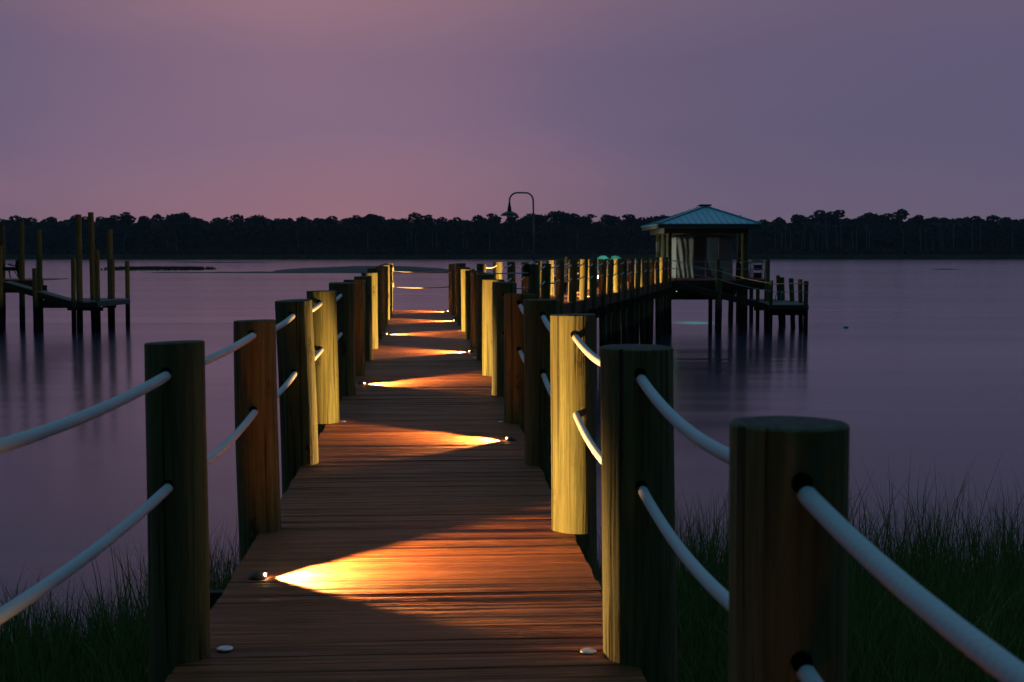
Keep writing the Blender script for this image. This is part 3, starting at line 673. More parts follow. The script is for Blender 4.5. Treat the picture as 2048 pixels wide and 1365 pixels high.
# front barrier rope and second strand at the junction
c0 = CENT[(1, 13)][0]; lp = RP[0][0]
for z, lab in ((.83, 'thin upper rope from the boardwalk to the lamp pile'), (.50, 'thin lower rope from the boardwalk to the lamp pile')):
    straight_rope(Vector((CENT[(1, 12)][0].x, 26.6, z)), Vector((lp.x - .1, lp.y - .06, z)), lab, .013, .01)

# ------------------------------------------------------------------ lamp post
zt = at(1068, 529, lp.y).z; k_ = lp.y / F
e = empty('lamp_post', (lp.x, lp.y, zt - .01)); tag(e, 'gooseneck lamp post with an unlit enamel shade standing on a pile', 'lamp post')
top = at(1066, 385, lp.y).z - zt
b = MB(); xl = (1019 - 1068) * k_; rad = .17; pts = [(.0, 0, 0), (-.005, 0, top * .5), (-.02, 0, top - rad)]
for t in range(1, 9): a = t / 8 * pi / 2; pts.append((-.02 - rad * (1 - cos(a)), 0, top - rad + rad * sin(a)))
for t in range(0, 9): a = t / 8 * pi / 2; pts.append((xl + rad - rad * sin(a), 0, top - rad + rad * cos(a)))
zs = at(1019, 406, lp.y).z - zt; pts.append((xl, 0, zs)); b.tube(pts, .019, 12); b.build('pole', M_POLE, e)
b = MB(); b.lathe([(.05, 0), (.05, .02), (.022, .025), (.02, .07)], (0, 0, .008), 16); b.build('base_flange', M_POLE, e)
hk = -.27
b = MB(); b.lathe([(.188, -.272), (.192, -.268), (.185, -.245), (.150, -.215), (.095, -.188), (.052, -.172), (.045, -.165)], (xl, 0, zs), 28); b.build('lamp_shade', M_SHADE, e)
b = MB(); b.lathe([(.047, -.17), (.042, -.12), (.034, -.06), (.026, -.045), (.024, 0), (.012, .015)], (xl, 0, zs), 20); b.build('socket_neck', M_BLACK, e)
b = MB(); b.lathe([(.001, -.268), (.03, -.262), (.036, -.24), (.02, -.20)], (xl, 0, zs), 16); b.build('bulb', M_WHITE, e)
# black electrical box on the lamp pile
p0, p1 = at(1048, 531, lp.y), at(1058, 552, lp.y)
e = empty('electrical_box', (p0.x + .09, lp.y - .03, p1.z)); tag(e, 'black electrical box on the side of the lamp pile', 'electrical box')
b = MB(); b.box(-.09, .03, -.05, .05, 0, .25); b.build('cabinet', M_BLACK, e)
b = MB(); b.box(-.095, .035, -.062, -.053, -.005, .255); b.build('lid', M_BLACK, e)
b = MB(); b.tube([(0, 0, 0), (.0, 0, -.55)], .014, 8); b.build('conduit', M_POLE, e)
# black spotlight on stand at the golden pile
g2 = LP[1][0]; e = empty('work_lamp', (g2.x - .07, g2.y - .16, .0)); tag(e, 'small black tripod lamp standing before the golden lit pile', 'tripod lamp')
zt_ = at(990, 527, g2.y).z; b = MB(); b.obox((0, 0, zt_ - .03), (1, 0, 0), (0, 1, 0), (0, 0, 1), .035, .05, .035); b.obox((0, 0, zt_ - .12), (1, 0, 0), (0, 1, 0), (0, 0, 1), .022, .025, .05); b.build('lamp_head', M_BLACK, e)
for dx, dy in ((.16, -.05), (-.09, -.05), (.02, .12)):
    b = MB(); b.tube([(0, 0, zt_ - .14), (dx * .4, dy * .4, zt_ * .45), (dx, dy, .0)], .009, 6); b.build('leg', M_BLACK, e)
# white tag plates on a pile
c8, ln8, zt8, r8 = CENT[(1, 8)]
p0 = at(946, 543, c8.y - r8 - .012); p1 = at(955, 580, c8.y - r8 - .012)
b = MB(); b.box(-.032, .032, 0, .006, 0, p0.z - p1.z); tag(b.build('reflector_plate', M_WHITE, None, (max(p0.x + .036, c8.x - .07), c8.y - r8 - .014, p1.z)), 'narrow white reflector plate fixed upright to a pile on the right', 'reflector')

# ------------------------------------------------------------------ shed platform, shed, ramp, lower float
sp = empty('shed_platform', (9.5, 62, 0)); tag(sp, 'raised timber platform carrying the roofed boat shed', 'dock platform')
b = MB(); clip_boards(b, [(x - 9.5, y - 62) for x, y in ((6.95, 61.9), (12.5, 61.9), (12.5, 69.5), (6.95, 69.5))], 0, 1); b.build('decking', M_DECK, sp)
b = MB(); b.box(7.75 - 9.5, 12.52 - 9.5, -.16, -.115, -.30, -.04); b.build('fascia_board', M_FASC, sp)
b = MB(); b.box(7.9 - 9.5, 12.3 - 9.5, .0, .1, -.50, -.302); b.build('beam', M_BEAM, sp)
b = MB(); b.box(6.97 - 9.5, 7.02 - 9.5, 0, 7.5, -.30, -.04); b.build('fascia_board', M_FASC, sp)
lp_ = empty('lounge_platform', (4.7, 63, 0)); tag(lp_, 'timber platform left of the shed where the teal chairs stand', 'dock platform')
b = MB(); clip_boards(b, [(x - 4.7, y - 63) for x, y in ((2.3, 59.5), (5.6, 59.5), (6.9, 63), (6.9, 69.5), (2.3, 69.5))], 0, 1); b.build('decking', M_DECK, lp_)
b = MB(); b.box(2.3 - 4.7, 5.6 - 4.7, -3.56, -3.52, -.30, -.04); b.build('fascia_board', M_FASC, lp_)
b = MB(); b.box(2.28 - 4.7, 2.32 - 4.7, -3.5, 6.5, -.30, -.04); b.build('fascia_board', M_FASC, lp_)
def pp(px0, px1, ty, Yd, lab, grp='piles of the shed platform', zbot=-3.3, seg=18, m=None):
    p = at((px0 + px1) / 2, ty, Yd); r = max(.09, (px1 - px0) / 2 / F * Yd)
    o = pile(p.x, Yd, p.z, r, lab, grp, seg=seg, slant=.03, zbot=zbot, m=m); del o['_lean']; return p
def pp2(px0, px1, ty, bx, Yd, lab, grp, seg=18):
    """leaning pile: bx = px centre at the waterline"""
    p = at((px0 + px1) / 2, ty, Yd); q = at(bx, 600, Yd); r = (px1 - px0) / 2 / F * Yd
    x0 = q.x; o = pile(x0, Yd, p.z, r, lab, grp, top=(p.x, Yd), seg=seg, slant=.03, zref=WZ); del o['_lean']; return p
pp(1152, 1159.5, 519, 60, 'dark pile at the front left of the lounge platform', 'piles of the lounge platform')
pp(1127, 1131, 545, 66, 'short pile under the left edge of the lounge platform', 'piles of the lounge platform')
pp(1181, 1190, 560, 66, 'short pile below the middle of the lounge platform', 'piles of the lounge platform')
pp(1333.5, 1344, 452, 62.3, 'tall front left roof pile of the boat shed', 'roof piles of the boat shed', m=None)
pp(1483.5, 1497, 452, 62.3, 'tall front right roof pile of the boat shed', 'roof piles of the boat shed')
pp(1312, 1321, 455, 68.5, 'tall rear left roof pile of the boat shed', 'roof piles of the boat shed')
pp(1474, 1482, 455, 68.5, 'tall rear right roof pile of the boat shed', 'roof piles of the boat shed')
pp(1322, 1330, 455, 65.4, 'tall middle left roof pile of the boat shed', 'roof piles of the boat shed')
pA = pp(1431, 1439.5, 520, 61.5, 'dark rail pile at the middle of the shed platform front', 'piles of the shed platform')
pB = pp(1529.5, 1540, 520, 61.5, 'dark rail pile with rope wraps at the right corner of the shed platform', 'piles of the shed platform')
pC = pp(1434, 1444.5, 537, 57.9, 'dark pile holding up the middle of the ramp', 'piles of the ramp')
pD = pp(1538.5, 1546, 561.5, 57.3, 'dark pile where the ramp meets the lower platform', 'piles of the lower platform')
pE = pp(1608, 1617, 562.5, 57.3, 'rope wrapped pile at the right corner of the lower platform', 'piles of the lower platform')
pp2(1552, 1560, 551, 1562, 63.5, 'slim pile at the left rear of the lower platform', 'piles of the lower platform')
pp2(1560, 1568.5, 555, 1568, 63.2, 'brown leaning pile beside the slim one on the lower platform', 'piles of the lower platform')
pp2(1577.5, 1587, 557, 1587, 61.5, 'brown pile at the middle rear of the lower platform', 'piles of the lower platform')
pp2(1595.5, 1604.5, 559, 1603, 59.5, 'dark pile behind the right corner of the lower platform', 'piles of the lower platform')
for px0, px1, Yd, ty in ((1417, 1425, 58.5, 590), (1457, 1467, 66, 570), (1476, 1486, 64, 572), (1499, 1507, 66.5, 575), (1512, 1519.5, 62, 575)):
    pp(px0, px1, ty, Yd, 'black support pile under the shed and ramp, ' + {1417: 'left of the ramp pile', 1457: 'right of the ramp pile', 1476: 'below the tarped boat', 1499: 'below the fish table', 1512: 'below the crab traps'}[px0], 'support piles under the shed')
# ropes of the shed platform
for py in (523, 537.5):
    z = at(1400, py, 61.5).z
    straight_rope((at(1340, py, 61.5).x, 61.5, z), (pB.x, 61.4, z), 'thin blue grey rail rope across the shed platform front, %s' % ('upper' if py < 530 else 'lower'), .012, .03, group='rail ropes by the shed')
for (py0, py1, py2, lv) in ((520, 542, 567, 'upper'), (536, 559, 582.5, 'lower')):
    a = at(1345, py0, 58); m_ = at(1438, py1, 57.8); c = at(1542, py2, 57.2); b = MB(); b.tube(sag_rope([a, m_, c], [.06, .06], .013, 14), .0135, 8)
    tag(b.build('rope', M_ROPE), 'pale rope sloping down beside the ramp, %s strand' % lv, 'rope', 'ropes of the ramp')
    a = at(1542, 568.5 if lv == 'upper' else 584.5, 57.3); c = at(1612, 568.5 if lv == 'upper' else 585, 57.3); b = MB(); coil = [(c.x + .125 * cos(t / 24 * 9.42), 57.3 + .125 * sin(t / 24 * 9.42), c.z + .04 - .08 * t / 24 - (.0)) for t in range(25)]
    b.tube(sag_rope([a, Vector(coil[0])], [.0], .012, 6) + [Vector(q) for q in coil[1:]], .013, 8)
    tag(b.build('rope', M_ROPE), 'pale rope along the lower platform front wrapped round its corner pile, %s strand' % lv, 'rope', 'ropes of the lower platform')
# ramp
r0, r1 = Vector((7.35, 58.0, 0)), Vector((11.6, 57.6, -1.06)); rd = (r1 - r0).normalized()
e = empty('ramp', (7.35, 58, 0)); tag(e, 'dark gangway ramp sloping down from the shed to the lower platform', 'ramp')
b = MB(); L = (r1 - r0).length; up = Vector((-rd.z, 0, rd.x)); n = int(L / .14)
for i in range(n): b.obox(rd * (.07 + i * .14) + Vector((0, .62, 0)), rd, (0, 1, 0), up, .066, .62, .017)
b.build('decking', M_GREY, e)
for dy in (.02, 1.22):
    b = MB(); b.bar(Vector((0, dy, -.15)), rd * L + Vector((0, dy, -.15)), .05, .24); b.build('stringer', M_BEAM, e)
# lower platform
lw = empty('lower_platform', (12.4, 58, -1.06)); tag(lw, 'low grey timber landing at the right end of the dock', 'dock platform')
b = MB(); clip_boards(b, [(x - 12.4, y - 58) for x, y in ((11.5, 57.4), (13.35, 57.4), (13.9, 61.0), (13.2, 65.0), (11.4, 64.0))], 0, 1); b.build('decking', M_GREY, lw)
b = MB(); b.box(-.85, .95, -.66, -.61, -.24, -.037); b.build('fascia_board', M_FASC, lw)
b = MB(); b.box(-.7, .9, -.5, -.35, -.48, -.242); b.build('beam', M_BEAM, lw)
b = MB(); b.box(-.7, .9, 3.5, 3.65, -.44, -.042); b.build('beam', M_BEAM, lw)
lad = empty('ladder', (at(1551, 600, 61).x, 61, -1.06)); tag(lad, 'curved metal ladder rail on the lower platform', 'ladder')
for dx in (0, .25):
    b = MB(); b.tube([(dx, 0, -.6), (dx, 0, .28), (dx + .05, 0, .42), (dx + .12, .2, .46), (dx + .2, .4, .4), (dx + .2, .45, 0)], .018, 8); b.build('rail', M_POLE, lad)

# boat shed roof
cN = [at(1316, 449, 61.3), at(1521, 449, 61.5)]; zE = cN[0].z; xa, xb = cN[0].x, cN[1].x; ya, yb = 61.3, 69.3
ap = at(1409, 415, 65.3); xm, ym, zA = ap.x, 65.3, ap.z
sh = empty('boat_shed', (xm, ym, 0)); tag(sh, 'open boat shed with a teal hipped metal roof at the end of the dock', 'boat shed'); Oh = -Vector((xm, ym, 0))
m = mat('teal_metal_roofing', (.03, .17, .21), .38, .25, .5); N = NT(m); tc = N.n('ShaderNodeTexCoord'); n = N.noise(tc.outputs['Object'], 2.5, 5, .6); N.l(N.mix(n, (.08, .43, .53), (.15, .54, .62)), N.b.inputs['Base Color']); N.l(N.rng(n, .3, .7, .3, .5), N.b.inputs['Roughness'])
M_ROOF = m
b = MB(); cor = [Vector((xa, ya, zE)), Vector((xb, ya, zE)), Vector((xb, yb, zE)), Vector((xa, yb, zE))]; A1 = Vector((xm, ym - .35, zA)); A2 = Vector((xm, ym + .35, zA))
faces = [(cor[0], cor[1], A1, A1), (cor[1], cor[2], A2, A1), (cor[2], cor[3], A2, A2), (cor[3], cor[0], A1, A2)]
for f in faces:
    pts = [f[0], f[1], f[2]] + ([f[3]] if f[3] != f[2] else [])
    b.quad([p + Oh + Vector((0, 0, .03)) for p in pts]); b.quad([p + Oh - Vector((0, 0, .02)) for p in reversed(pts)])
for i in range(4):
    p, q = cor[i] + Oh, cor[(i + 1) % 4] + Oh; b.quad([p - Vector((0, 0, .02)), q - Vector((0, 0, .02)), q + Vector((0, 0, .03)), p + Vector((0, 0, .03))])
roof = b.build('roof', M_ROOF, sh)
b = MB()    # standing seams
for (p, q, t0, t1) in faces:
    n_s = int((q - p).length / .30)
    for i in range(1, n_s):
        s_ = i / n_s; e0 = p.lerp(q, s_); mid = (t0 + t1) / 2; d = (q - p).normalized(); base_m = (p + q) / 2; upd = (mid - base_m); upd -= d * upd.dot(d)
        half = (q - p).length / 2; tl = (t1 - t0).length / 2 if t1 != t0 else 0; off = abs((e0 - base_m).dot(d)); fr = min(1, (half - off) / max(1e-3, half - tl))
        e1 = e0 + upd * fr
        b.bar(e0 + Oh + Vector((0, 0, .042)), e1 + Oh + Vector((0, 0, .042)), .035, .03)
b.build('seams', M_ROOF, roof)
b = MB()
for c_, a_ in ((cor[0], A1), (cor[1], A1), (cor[2], A2), (cor[3], A2), (A1, A2)): b.bar(c_ + Oh + Vector((0, 0, .06)), a_ + Oh + Vector((0, 0, .07)), .13, .035)
b.build('hip_caps', M_ROOF, roof)
b = MB(); b.box(-.28, .28, -.5, .5, zA + .06, zA + .13); b.build('ridge_cap', M_BLACK, roof)
b = MB()
for x0, x1, y0, y1 in ((xa, xb, ya + .03, ya + .07), (xa, xb, yb - .07, yb - .03), (xa + .03, xa + .07, ya + .075, yb - .075), (xb - .07, xb - .03, ya + .075, yb - .075)): b.box(x0 - xm + (.03 if x1 - x0 > 1 else 0), x1 - xm - (.03 if x1 - x0 > 1 else 0), y0 - ym, y1 - ym, zE - .17, zE - .022)
b.build('fascia', M_TAN, sh)
b = MB(); b.box(xa - xm + .4, xb - xm - .6, ya - ym + .85, ya - ym + 1.05, zE - .42, zE - .175); b.build('header_beam', M_TAN, sh); b = MB(); b.box(xa - xm + .4, xb - xm - .6, yb - ym - 1.05, yb - ym - .85, zE - .42, zE - .175); b.build('header_beam', M_TAN, sh)
for dx in (.45, 4.1):
    b = MB(); b.box(xa - xm + dx, xa - xm + dx + .14, ya - ym + 1.06, yb - ym - 1.06, zE - .40, zE - .172); b.build('header_beam', M_TAN, sh)
# soffit underside
b = MB(); b.box(xa - xm + .08, xb - xm - .08, ya - ym + .08, yb - ym - .08, zE - .168, zE - .14); b.build('soffit', M_BEAM, sh)
b = MB()
for i in range(2): pass
p0 = at(1310.5, 484, 62.8); p1 = at(1315.5, 503, 62.8)
b = MB(); b.box(-.07, .07, -.03, .03, 0, p0.z - p1.z); tag(b.build('meter_box', M_WHITE, None, (p1.x, 62.8, p1.z)), 'slim white meter box on the left side of the shed', 'meter box')
# curtains
def curtain_mat(name, a, b_):
    m = mat(name, rough=.9, spec=.15); N = NT(m); tc = N.n('ShaderNodeTexCoord'); n = N.noise(N.map(tc.outputs['Object'], (2, 2, 1)), 2, 4, .6); N.l(N.mix(n, a, b_), N.b.inputs['Base Color']); return m
M_CREAM = curtain_mat('cream_canvas', (.42, .42, .38), (.58, .57, .50)); M_DOORSHADE = curtain_mat('blue_grey_doorway_shade', (.14, .19, .25), (.19, .25, .32)); M_GCAN = curtain_mat('grey_canvas', (.42, .43, .47), (.55, .56, .58))
cu = empty('boat_enclosure', (9.6, 64, 0)); tag(cu, 'canvas curtained enclosure under the shed roof, cream and grey curtains, doorway shade as blue grey panels', 'canvas enclosure'); Oc = Vector((9.6, 64, 0))
def drape(x0, x1, y0, y1, z0, z1, amp, freq, m, name, seed, lean=0):
    b = MB(); n = max(10, int(sqrt((x1 - x0) ** 2 + (y1 - y0) ** 2) * 40)); kz = 12; d = Vector((x1 - x0, y1 - y0, 0)); nr = Vector((d.y, -d.x, 0)).normalized()
    for j in range(kz + 1):
        t = j / kz
        for i in range(n + 1):
            u = i / n; w_ = noise.noise(Vector((u * d.length * freq + t * lean + seed, t * 1.2, seed))) * amp * (.35 + (1 - t)) ; p = Vector((x0, y0, 0)) + d * u + nr * w_; b.v.append((p.x - Oc.x, p.y - Oc.y, z0 + (z1 - z0) * t))
    for j in range(kz):
        for i in range(n): a = j * (n + 1) + i; b.f.append((a, a + 1, a + n + 2, a + n + 1)); b.uv.append([(0, 0)] * 4); b.sm.append(True)
    o = b.build(name, m, cu); so = o.modifiers.new('thick', 'SOLIDIFY'); so.thickness = .006; return o
Yc = 63.6; X_ = lambda px: at(px, 520, Yc).x; zT = at(1400, 474, Yc).z; z0c = .02
drape(X_(1352), X_(1388), Yc - .0, Yc, z0c, zT, .11, 5, M_CREAM, 'curtain', 1, 1.5)
drape(X_(1345), X_(1351.8), Yc + 1.8, Yc + .02, z0c, zT + .04, .06, 4, M_CREAM, 'curtain', 2)
drape(X_(1388.3), X_(1411.8), Yc + .08, Yc + .12, z0c, zT + .05, .015, 2, M_DOORSHADE, 'doorway_shade_panel', 3)  # blue grey panels stand in for the shadowed doorway, shade put into their colour
drape(X_(1412.2), X_(1436.5), Yc + .12, Yc + .08, z0c, zT + .05, .015, 2, M_DOORSHADE, 'doorway_shade_panel', 4)
drape(X_(1436.8), X_(1467), Yc + .02, Yc + .3, z0c, zT, .07, 2.5, M_GCAN, 'curtain', 5, 2)
drape(X_(1467.2), X_(1470), Yc + .32, Yc + 2.6, z0c, zT, .05, 3, M_GCAN, 'curtain', 6)
b = MB()   # dark arched canopy above the curtains
nn = 14; rows = []
for j in range(5):
    y = Yc - .12 + j * .75; row = []
    for i in range(nn + 1):
        u = i / nn; x = X_(1345) + (X_(1468) - X_(1345)) * u; row.append(len(b.v)); b.v.append((x - Oc.x, y - Oc.y, zT - .02 + .22 * (1 - (2 * u - 1) ** 2) * (1 - .15 * abs(j - 2)) + .015 * noise.noise(Vector((x * 3, y * 3, 0)))))
    rows.append(row)
for j in range(4):
    for i in range(nn): b.f.append((rows[j][i], rows[j][i + 1], rows[j + 1][i + 1], rows[j + 1][i])); b.uv.append([(0, 0)] * 4); b.sm.append(True)
i0 = len(b.v)
o = b.build('canopy_top', M_DARKTARP, cu); so = o.modifiers.new('thick', 'SOLIDIFY'); so.thickness = .03
# tarped boat hull under the deck on its lift
hb = MB(); secs = 12; ring = 12
for j in range(secs + 1):
    t = j / secs; x = 7.75 + 3.35 * t; w_ = .95 * (1 - .75 * max(0, t - .6) / .4 if t > .6 else 1)
    for k in range(ring):
        a = 2 * pi * k / ring; zc = -.58; hgt = .30 - .06 * t + .05 * noise.noise(Vector((x * 2, a * 2, 0)))
        hb.v.append((x - 9.3, w_ * cos(a) * (1 + .1 * noise.noise(Vector((x * 3, a, 5)))), zc + hgt * (sin(a) if sin(a) > 0 else sin(a) * 1.15)))
for j in range(secs):
    for k in range(ring):
        k2 = (k + 1) % ring; hb.f.append((j * ring + k, j * ring + k2, (j + 1) * ring + k2, (j + 1) * ring + k)); hb.uv.append([(0, 0)] * 4); hb.sm.append(True)
hb.f.append(tuple(range(ring))); hb.uv.append([(0, 0)] * ring); hb.sm.append(False); hb.f.append(tuple(reversed(range(secs * ring, secs * ring + ring)))); hb.uv.append([(0, 0)] * ring); hb.sm.append(False)
tag(hb.build('covered_boat', M_DARKTARP, None, (9.3, 63.4, 0)), 'boat hull wrapped in a dark crumpled tarp hanging below the shed deck', 'boat')
bl = empty('boat_lift', (9.0, 62.6, 0)); tag(bl, 'black boat lift beams slung between the piles under the shed', 'boat lift')
for dy in (0, 1.6):
    p0, p1 = at(1347, 593, 60.5), at(1470, 603, 60.5); b = MB(); b.box(p0.x - 9.0, p1.x - 9.0 + .05, dy - .07, dy + .07, p1.z, p0.z); b.build('beam', M_BLACK, bl)
for x in (7.6, 10.9):
    b = MB(); b.tube([(x - 9.0, 0, -1.0), (x - 9.0, 0, -.42)], .02, 6); b.build('cable', M_POLE, bl)
# white cabinet, table, traps, covered grill
def wcab():
    p0, p1 = at(1439, 523.5, 62.6), at(1464, 558, 62.6); w_ = (p1.x - p0.x); h = p0.z - .01
    e = empty('dock_cabinet', ((p0.x + p1.x) / 2, 62.9, .0)); tag(e, 'white fibreglass storage cabinet in front of the grey curtain', 'cabinet')
    b = MB(); b.box(-w_ / 2, w_ / 2, -.25, .25, .0, h - .05); b.build('body', M_WHITE, e)
    b = MB(); b.box(-w_ / 2 - .02, w_ / 2 + .02, -.28, .27, h - .047, h); b.build('lid', M_WHITE, e)
    b = MB(); b.box(-.02, w_ / 2 - .03, -.262, -.253, .06, h - .10); b.build('door', M_WHITE, e)
    b = MB(); b.tube([(.03, -.275, .3), (.03, -.275, .5)], .008, 6); b.build('handle', M_POLE, e)
wcab()
p0, p1 = at(1482, 526, 62.4), at(1502.5, 526, 62.4); e = empty('fish_table', ((p0.x + p1.x) / 2, 62.5, 0)); tag(e, 'fish cleaning table with a pale blue white top and white legs', 'table'); w_ = (p1.x - p0.x) / 2; h = at(1490, 524.5, 62.4).z
b = MB(); b.box(-w_, w_, -.3, .3, h - .06, h); b.build('tabletop', M_WHITE, e)
for sx_ in (-1, 1):
    for sy_ in (-1, 1): b = MB(); b.tube([(sx_ * (w_ - .08), sy_ * .24, 0), (sx_ * (w_ - .08), sy_ * .24, h - .06)], .025, 8); b.build('leg', M_WHITE, e)
b = MB(); b.tube([(-w_ + .05, .27, h - .01), (-w_ + .05, .27, h + .22), (-w_ + .1, .1, h + .25)], .014, 8); b.build('faucet', M_POLE, e)
# crab traps
M_WIRE = noisy('blue_coated_wire', (.02, .04, .055), (.05, .08, .10), 10, .6, 0)
def trap(x, y, z, w_, d_, h_, label):
    e = empty('crab_trap', (x, y, z)); tag(e, label, 'crab trap', 'stacked wire crab traps'); b = MB(); f = MB()
    for u in np.linspace(-w_ / 2, w_ / 2, 9):
        b.tube([(u, -d_ / 2, 0), (u, -d_ / 2, h_)], .004, 4); b.tube([(u, -d_ / 2, h_), (u, d_ / 2, h_)], .004, 4); b.tube([(u, d_ / 2, 0), (u, d_ / 2, h_)], .004, 4)
    for v_ in np.linspace(0, h_, 6): b.tube([(-w_ / 2, -d_ / 2, v_), (w_ / 2, -d_ / 2, v_)], .004, 4); b.tube([(-w_ / 2, d_ / 2, v_), (w_ / 2, d_ / 2, v_)], .004, 4); b.tube([(-w_ / 2, -d_ / 2, v_), (-w_ / 2, d_ / 2, v_)], .004, 4); b.tube([(w_ / 2, -d_ / 2, v_), (w_ / 2, d_ / 2, v_)], .004, 4)
    b.build('mesh_panel', M_WIRE, e)
    for sx_ in (-1, 1):
        for sy_ in (-1, 1): f.tube([(sx_ * w_ / 2, sy_ * d_ / 2, 0), (sx_ * w_ / 2, sy_ * d_ / 2, h_)], .012, 6)
    f.build('frame', M_BLACK, e); q = MB(); q.box(-w_ * .3, w_ * .3, -d_ * .3, d_ * .3, .01, h_ * .7); q.build('bait_box', M_DARKTARP, e)
xt = at(1515, 540, 62.8).x
trap(xt, 62.8, .02, .58, .55, .40, 'wire crab trap at the bottom of the stack by the rope wrapped pile'); trap(xt + .02, 62.8, .43, .58, .55, .36, 'wire crab trap on top of the stack by the rope wrapped pile')
trap(xt - .45, 63.5, .02, .5, .5, .5, 'wire crab trap behind the fish cleaning table')
# coiled black hose tangle on traps
b = MB(); pts = [Vector((xt + .25 * cos(t * .7) * (1 + .2 * sin(t)), 62.8 + .2 * sin(t * .7), .82 + .05 * sin(t * 1.9) + .002 * t)) for t in np.linspace(0, 36, 130)]; b.tube(pts, .012, 6)
tag(b.build('rope_tangle', M_BLACK), 'tangle of dark rope lying on the crab traps', 'rope')
# dark covered outboard/grill beside the roof pile
def covered(x, y, w_, h_, label):
    b = MB(); prof = [(w_ * .95, 0), (w_, h_ * .1), (w_ * .92, h_ * .45), (w_ * .85, h_ * .7), (w_ * .7, h_ * .88), (w_ * .3, h_ * .99), (.02, h_)]
    b.lathe(prof, seg=24); b.v = [(vx * (1 + .12 * noise.noise(Vector((vx * 5, vz * 2, vy * 5)))), vy * (1 + .12 * noise.noise(Vector((vy * 5, vz * 2, 3)))), vz) for vx, vy, vz in b.v]
    return tag(b.build('covered_grill', M_BLACK, None, (x, y, .004)), label, 'covered grill')
q = at(1480, 505, 63); covered(q.x, 63, .20, q.z, 'tall black covered grill between the cabinet and the fish table')
# ------------------------------------------------------------------ teal chairs
def adirondack(x, y, rz, label, s=1.0, zt=1.13):
    e = empty('adirondack_chair', (x, y, .0), rz); e.scale = (s, s, s); tag(e, label, 'chair', 'teal lounge chairs')
    b = MB()   # fan back: rounded top outline made of slats
    for i in range(7):
        u = (i - 3) / 3; h = zt - .16 * (1 - sqrt(max(0, 1 - (u * .96) ** 2))) - .02; x0 = u * .17; x1 = u * .255
        a = Vector((x0, .22, .32)); c = Vector((x1, .22 + .30 * (h - .32), h)); b.bar(a, c, .074, .02, (0, -1, .3)) 
        b.lathe([(.036, -.01), (.036, .01)], (0, 0, 0), 8) if False else None
    b.build('backrest', M_TEAL, e)
    b = MB()
    for i in range(6): t = i / 5; b.obox((0, .24 - .50 * t, .30 + .08 * t), (1, 0, 0), (0, 1, -.15), (0, .15, 1), .27, .042, .011)
    b.build('seat', M_TEAL, e)
    for sx_ in (-1, 1):
        b = MB(); b.obox((sx_ * .33, -.02, .56), (1, 0, 0), (0, 1, 0), (0, 0, 1), .065, .36, .012); b.build('armrest', M_TEAL, e)
        b = MB(); b.obox((sx_ * .29, -.27, .27), (1, 0, 0), (0, 1, 0), (0, 0, 1), .015, .055, .27); b.build('leg', M_TEAL, e)
        b = MB(); b.bar((sx_ * .285, -.3, .30), (sx_ * .285, .62, .06), .025, .10); b.build('leg', M_TEAL, e)
    b = MB(); b.obox((0, .31, .54), (1, 0, 0), (0, 1, 0), (0, 0, 1), .30, .02, .03); b.build('back_brace', M_TEAL, e)
for pxc, tpy, Yd, s, lab in ((1205, 511, 65, 1.0, 'teal chair with a rounded slatted back, middle one of three'), (1231, 511, 65.6, 1.0, 'teal chair with a rounded slatted back, closest to the shed'), (1164, 517.5, 63, .93, 'teal chair with a rounded slatted back, leftmost and mostly behind piles')):
    q = at(pxc, tpy, Yd); adirondack(q.x, Yd - .1, R.uniform(-.15, .15), lab, 1.0, q.z / 1.0)
# side table with lit lantern, white cooler
q = at(1197, 553, 62.6); M_LAN = emit('lit_white_green_glass', (.75, 1, .72), 9)
e = empty('side_table', (q.x, 62.6, 0)); tag(e, 'low dark side table between the teal chairs', 'table')
b = MB(); b.box(-.25, .25, -.50, .2, q.z - .13, q.z - .10); b.build('tabletop', M_BLACK, e)  # front overhang added to keep lantern light off the water
for sx_ in (-1, 1):
    for sy_ in (-1, 1): b = MB(); b.box(sx_ * .17 - .015, sx_ * .17 + .015, sy_ * .17 - .015, sy_ * .17 + .015, 0, q.z - .131); b.build('leg', M_BLACK, e)
def point(parent, loc, c, p, r=.05):
    l = bpy.data.lights.new('lamp_glow', 'POINT'); l.color = c; l.energy = p; l.shadow_soft_size = r; o = bpy.data.objects.new('lamp_glow', l); COL.objects.link(o); o.parent = parent; o.location = loc; return o
e = empty('lantern', (q.x, 62.6, q.z - .10)); tag(e, 'small glowing white green lantern on the side table', 'lantern')
b = MB(); b.lathe([(.05, 0), (.055, .02), (.055, .12), (.03, .15)], seg=14); b.build('glass', M_LAN, e)
b = MB(); b.lathe([(.06, .152), (.05, .17), (.02, .2)], seg=14); b.build('cap', M_BLACK, e)
l = bpy.data.lights.new('lamp_glow', 'SPOT'); l.color = (.90, 1, .86); l.energy = 230; l.spot_size = radians(165); l.spot_blend = .5; l.shadow_soft_size = .04
o = bpy.data.objects.new('lamp_glow', l); COL.objects.link(o); o.parent = e; o.location = (0, .08, .24); o.rotation_euler = Vector((.55, .8, .12)).to_track_quat('-Z', 'Y').to_euler()
p0, p1 = at(1177, 545, 62), at(1184, 556, 62)
e = empty('cooler', ((p0.x + p1.x) / 2, 62, 0)); tag(e, 'white cooler standing by the left teal chair', 'cooler')
b = MB(); b.box(-.2, .2, -.15, .15, .01, .34); b.build('body', M_WHITE, e); b = MB(); b.box(-.21, .21, -.16, .16, .343, .41); b.build('lid', M_WHITE, e)
